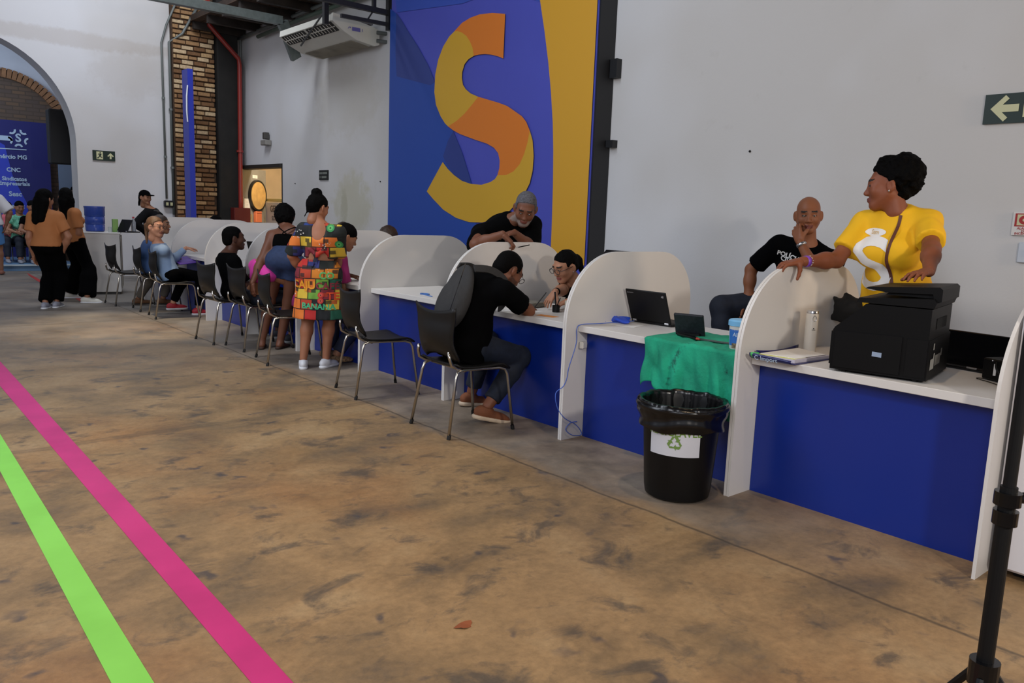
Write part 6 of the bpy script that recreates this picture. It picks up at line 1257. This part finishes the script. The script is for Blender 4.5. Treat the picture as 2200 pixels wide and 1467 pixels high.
# person behind her in darker denim with brown boots
J = seated('person in a mid blue denim jacket and brown boots seated behind the pale denim woman', -.18, 11.35, onY(347, 482, 11.5), Nn=onY(322, 520, 11.4), look=(.8, -.5, 0), H=1.70, skin='8a6046', girth=1.1, ft={'R': onZ(298, 640, .09), 'L': onZ(350, 640, .09)})
shirt(J, mat('mid_denim', '3a5684', .8, noise=.15, nscale=10), 1.9, -.08, .018); trousers(J, mat('khaki_dark', '5a5248', .8)); shoes(J, mat('boot_brown', '5c3a1e', .7), mat('sole_dark', '2a2018', .7)); hair(J, 'short', hairb, .008, (-.5, .86), .02, .001)
# guard with cap
gpos = CAM+ray(330, 470)*(14.3/FPX); G = C_(gpos[0], gpos[1], 0); fg = nrm(C_(.75, -.66, 0))
hz = atd(312, 424, G); J = person('woman guard in a dark cap and black uniform standing behind the last booth', C_(*G[:2], .93), atd(322, 448, G), fg, (hz, (.50, -.85, -.06)),
    {'R': dict(w=atd(316, 500, G, -.2), hint=(-1, -.3, -.3)), 'L': dict(w=atd(340, 500, G, -.2), hint=(.8, .3, -.3))}, {'L': dict(a=G+C_(.1, .05, .09)), 'R': dict(a=G+C_(-.1, -.05, .09))}, H=1.68, sex='f', skin='96694f', lod=2, h=.013, girth=1.15, bust=1.0)
shirt(J, mat('uniform_black', '08090b', .9, spec=.2), 1.95, -.05, .02); trousers(J, blkp); shoes(J, blkp); hair(J, 'pony', hairm, .006, (-.45, .86), .02, 0, extra=[('c', (0, -.10, 0), (0, -.13, -.14), .03, .015)])
s = J['s']; L_ = lambda x, y, z: J['Hc']+J['HR']@(C_(x, y, z)*s); V, Q = solid([ell(L_(0, -.012, .045), (.088, .105, .085), J['HR'], .01), ], .009, [(-J['HR'][:, 2], L_(0, 0, .040))]); V2_, Q2_ = solid([ell(L_(0, .115, .047), (.070, .075, .012), J['HR'], .01)], .009); V, Q = join([(V, Q), (V2_, Q2_)]); mesh_obj('cap', V, Q, blkcloth, J['root'], True, True)
cloth_mesh(J, 'vest', torso(J, .026)[1:3], mat('vest_grey', '3a3934', .85), [(-J['u'], J['sp'](.1)), (J['u'], J['sp'](.92))], wr=.002)
# two women in orange tees walking
def walker(label, foot_a, foot_b, npx, hpx, fwd, look, arms_px, H, tee, flare, extra=None, dirs=((.5, .8, 0), (.5, .8, 0))):
    A, B = onZ(*foot_a), onZ(*foot_b); G = (A+B)/2; Nn = atd(*npx, G); hh = atd(*hpx, G, .02); Pp = G+(C_(Nn[0], Nn[1], 0)-C_(*G[:2], 0))*.4; Pp = C_(Pp[0], Pp[1], Nn[2]*.655)
    f2 = nrm(C_(*fwd, 0)); arms = {sd: dict(w=atd(*v[0], G, v[1]), hint=v[2]) for sd, v in arms_px.items()}
    J = person(label, Pp, Nn, f2, (hh, look), arms, {'L': dict(a=A+C_(0, 0, .085), dir=dirs[0]), 'R': dict(a=B+C_(0, 0, .085), dir=dirs[1])}, H=H, sex='f', skin='9a6a50', lod=2, h=.013, girth=1.02, bust=.8)
    shirt(J, tee, .72, -.02, .018, sl=.034, wr=.005); trousers(J, blkp, 1.97, .016, .12, e2=.02, flare=flare)
    hair(J, 'long', hairm, .014, (-.30, .95), -.02, .003, extra=[('e', (0, -.06, -.03), (.09, .07, .10)), ('c', (-.03, -.07, -.05), (-.03, -.09, -.27), .07, .055), ('c', (.04, -.06, -.05), (.04, -.09, -.25), .06, .045)])
    return J
om = mat('orange_tee', 'a86a3a', .8)
J = walker('woman in an orange tee and wide black trousers walking in front, long black hair', (98, 662), (122, 660), (97, 452), (97, 428), (.55, .83), (.8, .55, -.1), {'R': ((134, 543), 0, (.5, -.6, 0)), 'L': ((72, 548), .1, (-.5, -.4, 0))}, 1.66, om, .03)
shoes(J, mat('sneaker_stripe', '9a9aa6', .5), MATS['sneaker_sole'])
J = walker('woman in an orange tee and flared trousers stepping in white shoes beside the cabinet', (150, 640), (188, 650), (146, 447), (141, 424), (.85, .3), (.1, .9, 0), {'R': ((136, 520), -.05, (.9, -.6, 0)), 'L': ((142, 456), .0, (.3, .6, -.8))}, 1.66, om, .06, dirs=((.8, -.3, 0), (.9, -.3, 0)))
shoes(J, mat('shoe_cream', 'd8d4c8', .5), MATS['sneaker_sole'])
# person cut by the left edge
A = onZ(6, 590); J = person('person in a white tee and blue shorts cut by the left edge of the picture', C_(A[0]-.18, A[1], .92), C_(A[0]-.20, A[1], 1.44), (.3, .9, 0), (C_(A[0]-.2, A[1], 1.6), (.3, .9, 0)),
    {'R': dict(w=C_(A[0]+.08, A[1]-.1, .9), hint=(1, -.5, 0)), 'L': dict(w=C_(A[0]-.45, A[1], .9), hint=(-1, 0, 0))}, {'R': dict(a=C_(A[0]-.02, A[1], .09)), 'L': dict(a=C_(A[0]-.3, A[1], .09))}, H=1.70, skin='7d5640', lod=3, h=.016, girth=1.2)
shirt(J, mat('tee_white', 'c9c8cc', .8), .9, -.02, .05, wr=.006, sl=.06); trousers(J, mat('shorts_blue', '4a7fb8', .8), .85, .03, name='shorts'); shoes(J, mat('shoe_tan', '8a5a4a', .7))
hair(J, 'short', hairm, .006)
# yellow tee far away and the seated audience beyond the arch
A = CAM+ray(163, 455)*(18.0/FPX); A = C_(A[0], A[1], 0); J = person('far woman in a yellow tee with folded arms behind the walking women', C_(*A[:2], .93), C_(*A[:2], 1.42), (-.5, -.85, 0), (C_(A[0], A[1], 1.58), (-.4, -.9, 0)),
    {'R': dict(w=A+C_(.1, -.25, 1.12), hint=(-1, 0, -1)), 'L': dict(w=A+C_(-.1, -.25, 1.10), hint=(1, 0, -1))}, {'L': dict(a=A+C_(.1, 0, .09)), 'R': dict(a=A+C_(-.1, 0, .09))}, H=1.68, sex='f', skin='7d5640', lod=3, h=.017)
shirt(J, mat('tee_yellow_far', 'd8b31c', .8), .8, -.05, .02); trousers(J, navy); shoes(J, blkp); hair(J, 'long', hairm, .014, (-.3, .95), 0, 0, extra=[('c', (0, -.06, -.03), (0, -.09, -.22), .07, .05)])
def audience(label, px, topm, seed, ft_px):
    G = CAM+ray(*px)*(16.1/FPX); bx, by = G[0], G[1]+.25; hp_ = C_(bx, by, 1.20+ (seed % 3)*.02)
    J = person(label, C_(bx+.02, by+.10, .56), C_(bx, by+.02, 1.06), (.1, -1, 0), (hp_, (.2, -.95, -.2)), {'R': dict(w=C_(bx-.12, by-.32, .72), hint=(-1, 0, -1)), 'L': dict(w=C_(bx+.12, by-.32, .74), hint=(1, 0, -1))},
        {'R': dict(a=C_(bx-.12, by-.48, .20), hint=(0, -1, 1), dir=(0, -1, 0)), 'L': dict(a=C_(bx+.14, by-.42, .20), hint=(0, -1, 1), dir=(0, -1, 0))}, H=1.62, sex='f', skin='96684e', lod=3, h=.017, girth=1.12, bust=1.0)
    shirt(J, topm, .5, -.05, .016); trousers(J, navy); shoes(J, mat('shoe_grey', '8a8a92', .6)); hair(J, 'long', hairm, .008, (-.45, .88), .01, .002, extra=[('c', (0, -.06, -.03), (0, -.08, -.2), .05, .03)])
    c_ = thing('chair', 'plain dark chair under the '+label.split(' ', 1)[1][:0]+label, 'chair', (bx, by+.12, .12)); c_['label'] = 'dark chair on the stage under the '+label.split(' seated')[0]
    MB().box((bx, by+.10, .44), (.42, .42, .03), bev=.008).build('seat', chp, c_, True); MB().box((bx, by+.33, .72), (.40, .025, .36), bev=.008).build('backrest', chp, c_, True)
    for sx in (-1, 1):
        for sy in (-1, 1): MB().cyl((bx+sx*.18, by+.11+sy*.18, .12), (bx+sx*.18, by+.11+sy*.18, .43), .012, n=8).build('leg', chrome, c_, True)
audience('woman in a coral top seated beyond the arch', (22, 466), mat('coral_top', 'c9606a', .8), 0, None)
audience('woman in a mint green top seated beyond the arch', (48, 466), mat('mint_top', '7fc4a4', .8, col2='3f8a6a', nscale=30), 1, None)
audience('dark-haired woman in a black top seated beyond the arch', (76, 470), blkcloth, 2, None)
# staff seated behind the counters: only hair above the partitions
def staff(label, px, Xp, hm_, topm, ylook=(-1, -.1, -.2), h0=None):
    q = onX(*px, Xp); zt = min(q[2], 1.33); J = person(label, C_(Xp+.18, q[1]+.05, .56), C_(Xp+.08, q[1]+.02, zt-.17), (-1, 0, 0), (C_(Xp, q[1], zt-.02), ylook), {'R': dict(w=C_(.66, q[1]+.15, .82), hint=(0, 1, -1)), 'L': dict(w=C_(.66, q[1]-.15, .82), hint=(0, -1, -1))},
        {'R': dict(a=C_(Xp-.2, q[1]+.15, .10)), 'L': dict(a=C_(Xp-.2, q[1]-.1, .10))}, H=1.66, sex='f', skin='96684e', lod=2, h=.014)
    shirt(J, topm, .8, -.05, .018); trousers(J, navy); shoes(J, blkp); hair(J, 'long', hm_, .012, (-.4, .9), 0, .003, extra=[('e', (0, -.04, .0), (.085, .085, .09)), ('c', (0, -.06, -.03), (0, -.09, -.2), .06, .04)])
    c_ = dup_tree(ch0, None, (Xp+.18, q[1]+.05, 0), math.radians(90), 'black chair behind the counter under the '+label.replace('seated ', ''))
staff('brown-haired staff member seated behind the empty booth', (832, 506), 1.35, hairb, blkcloth)
staff('dark-haired staff member seated behind the patchwork dress booth', (735, 497), 1.35, hairb, blkcloth)
staff('black-haired staff member seated near the brick pillar', (462, 478), 1.45, hairm, blkcloth)

q = onY(1338, 539, 4.75); oc2 = thing('office_chair', 'black high-backed office chair whose top edge shows above a partition', 'chair', (q[0], q[1], 0))
MB().box((q[0], q[1], q[2]-.32), (.08, .44, .64), bev=.03).build('backrest', bp_, oc2, True); MB().box((q[0]-.28, q[1], .48), (.46, .46, .07), bev=.02).build('seat', bp_, oc2, True); MB().cyl((q[0]-.28, q[1], .08), (q[0]-.28, q[1], .46), .03, n=14).build('post', bp_, oc2, True)
for k in range(5): t_ = k*2*math.pi/5; MB().tube([(q[0]-.28, q[1], .10), (q[0]-.28+.28*math.cos(t_), q[1]+.28*math.sin(t_), .03)], .02, 8).build('base_arm', bp_, oc2, True)
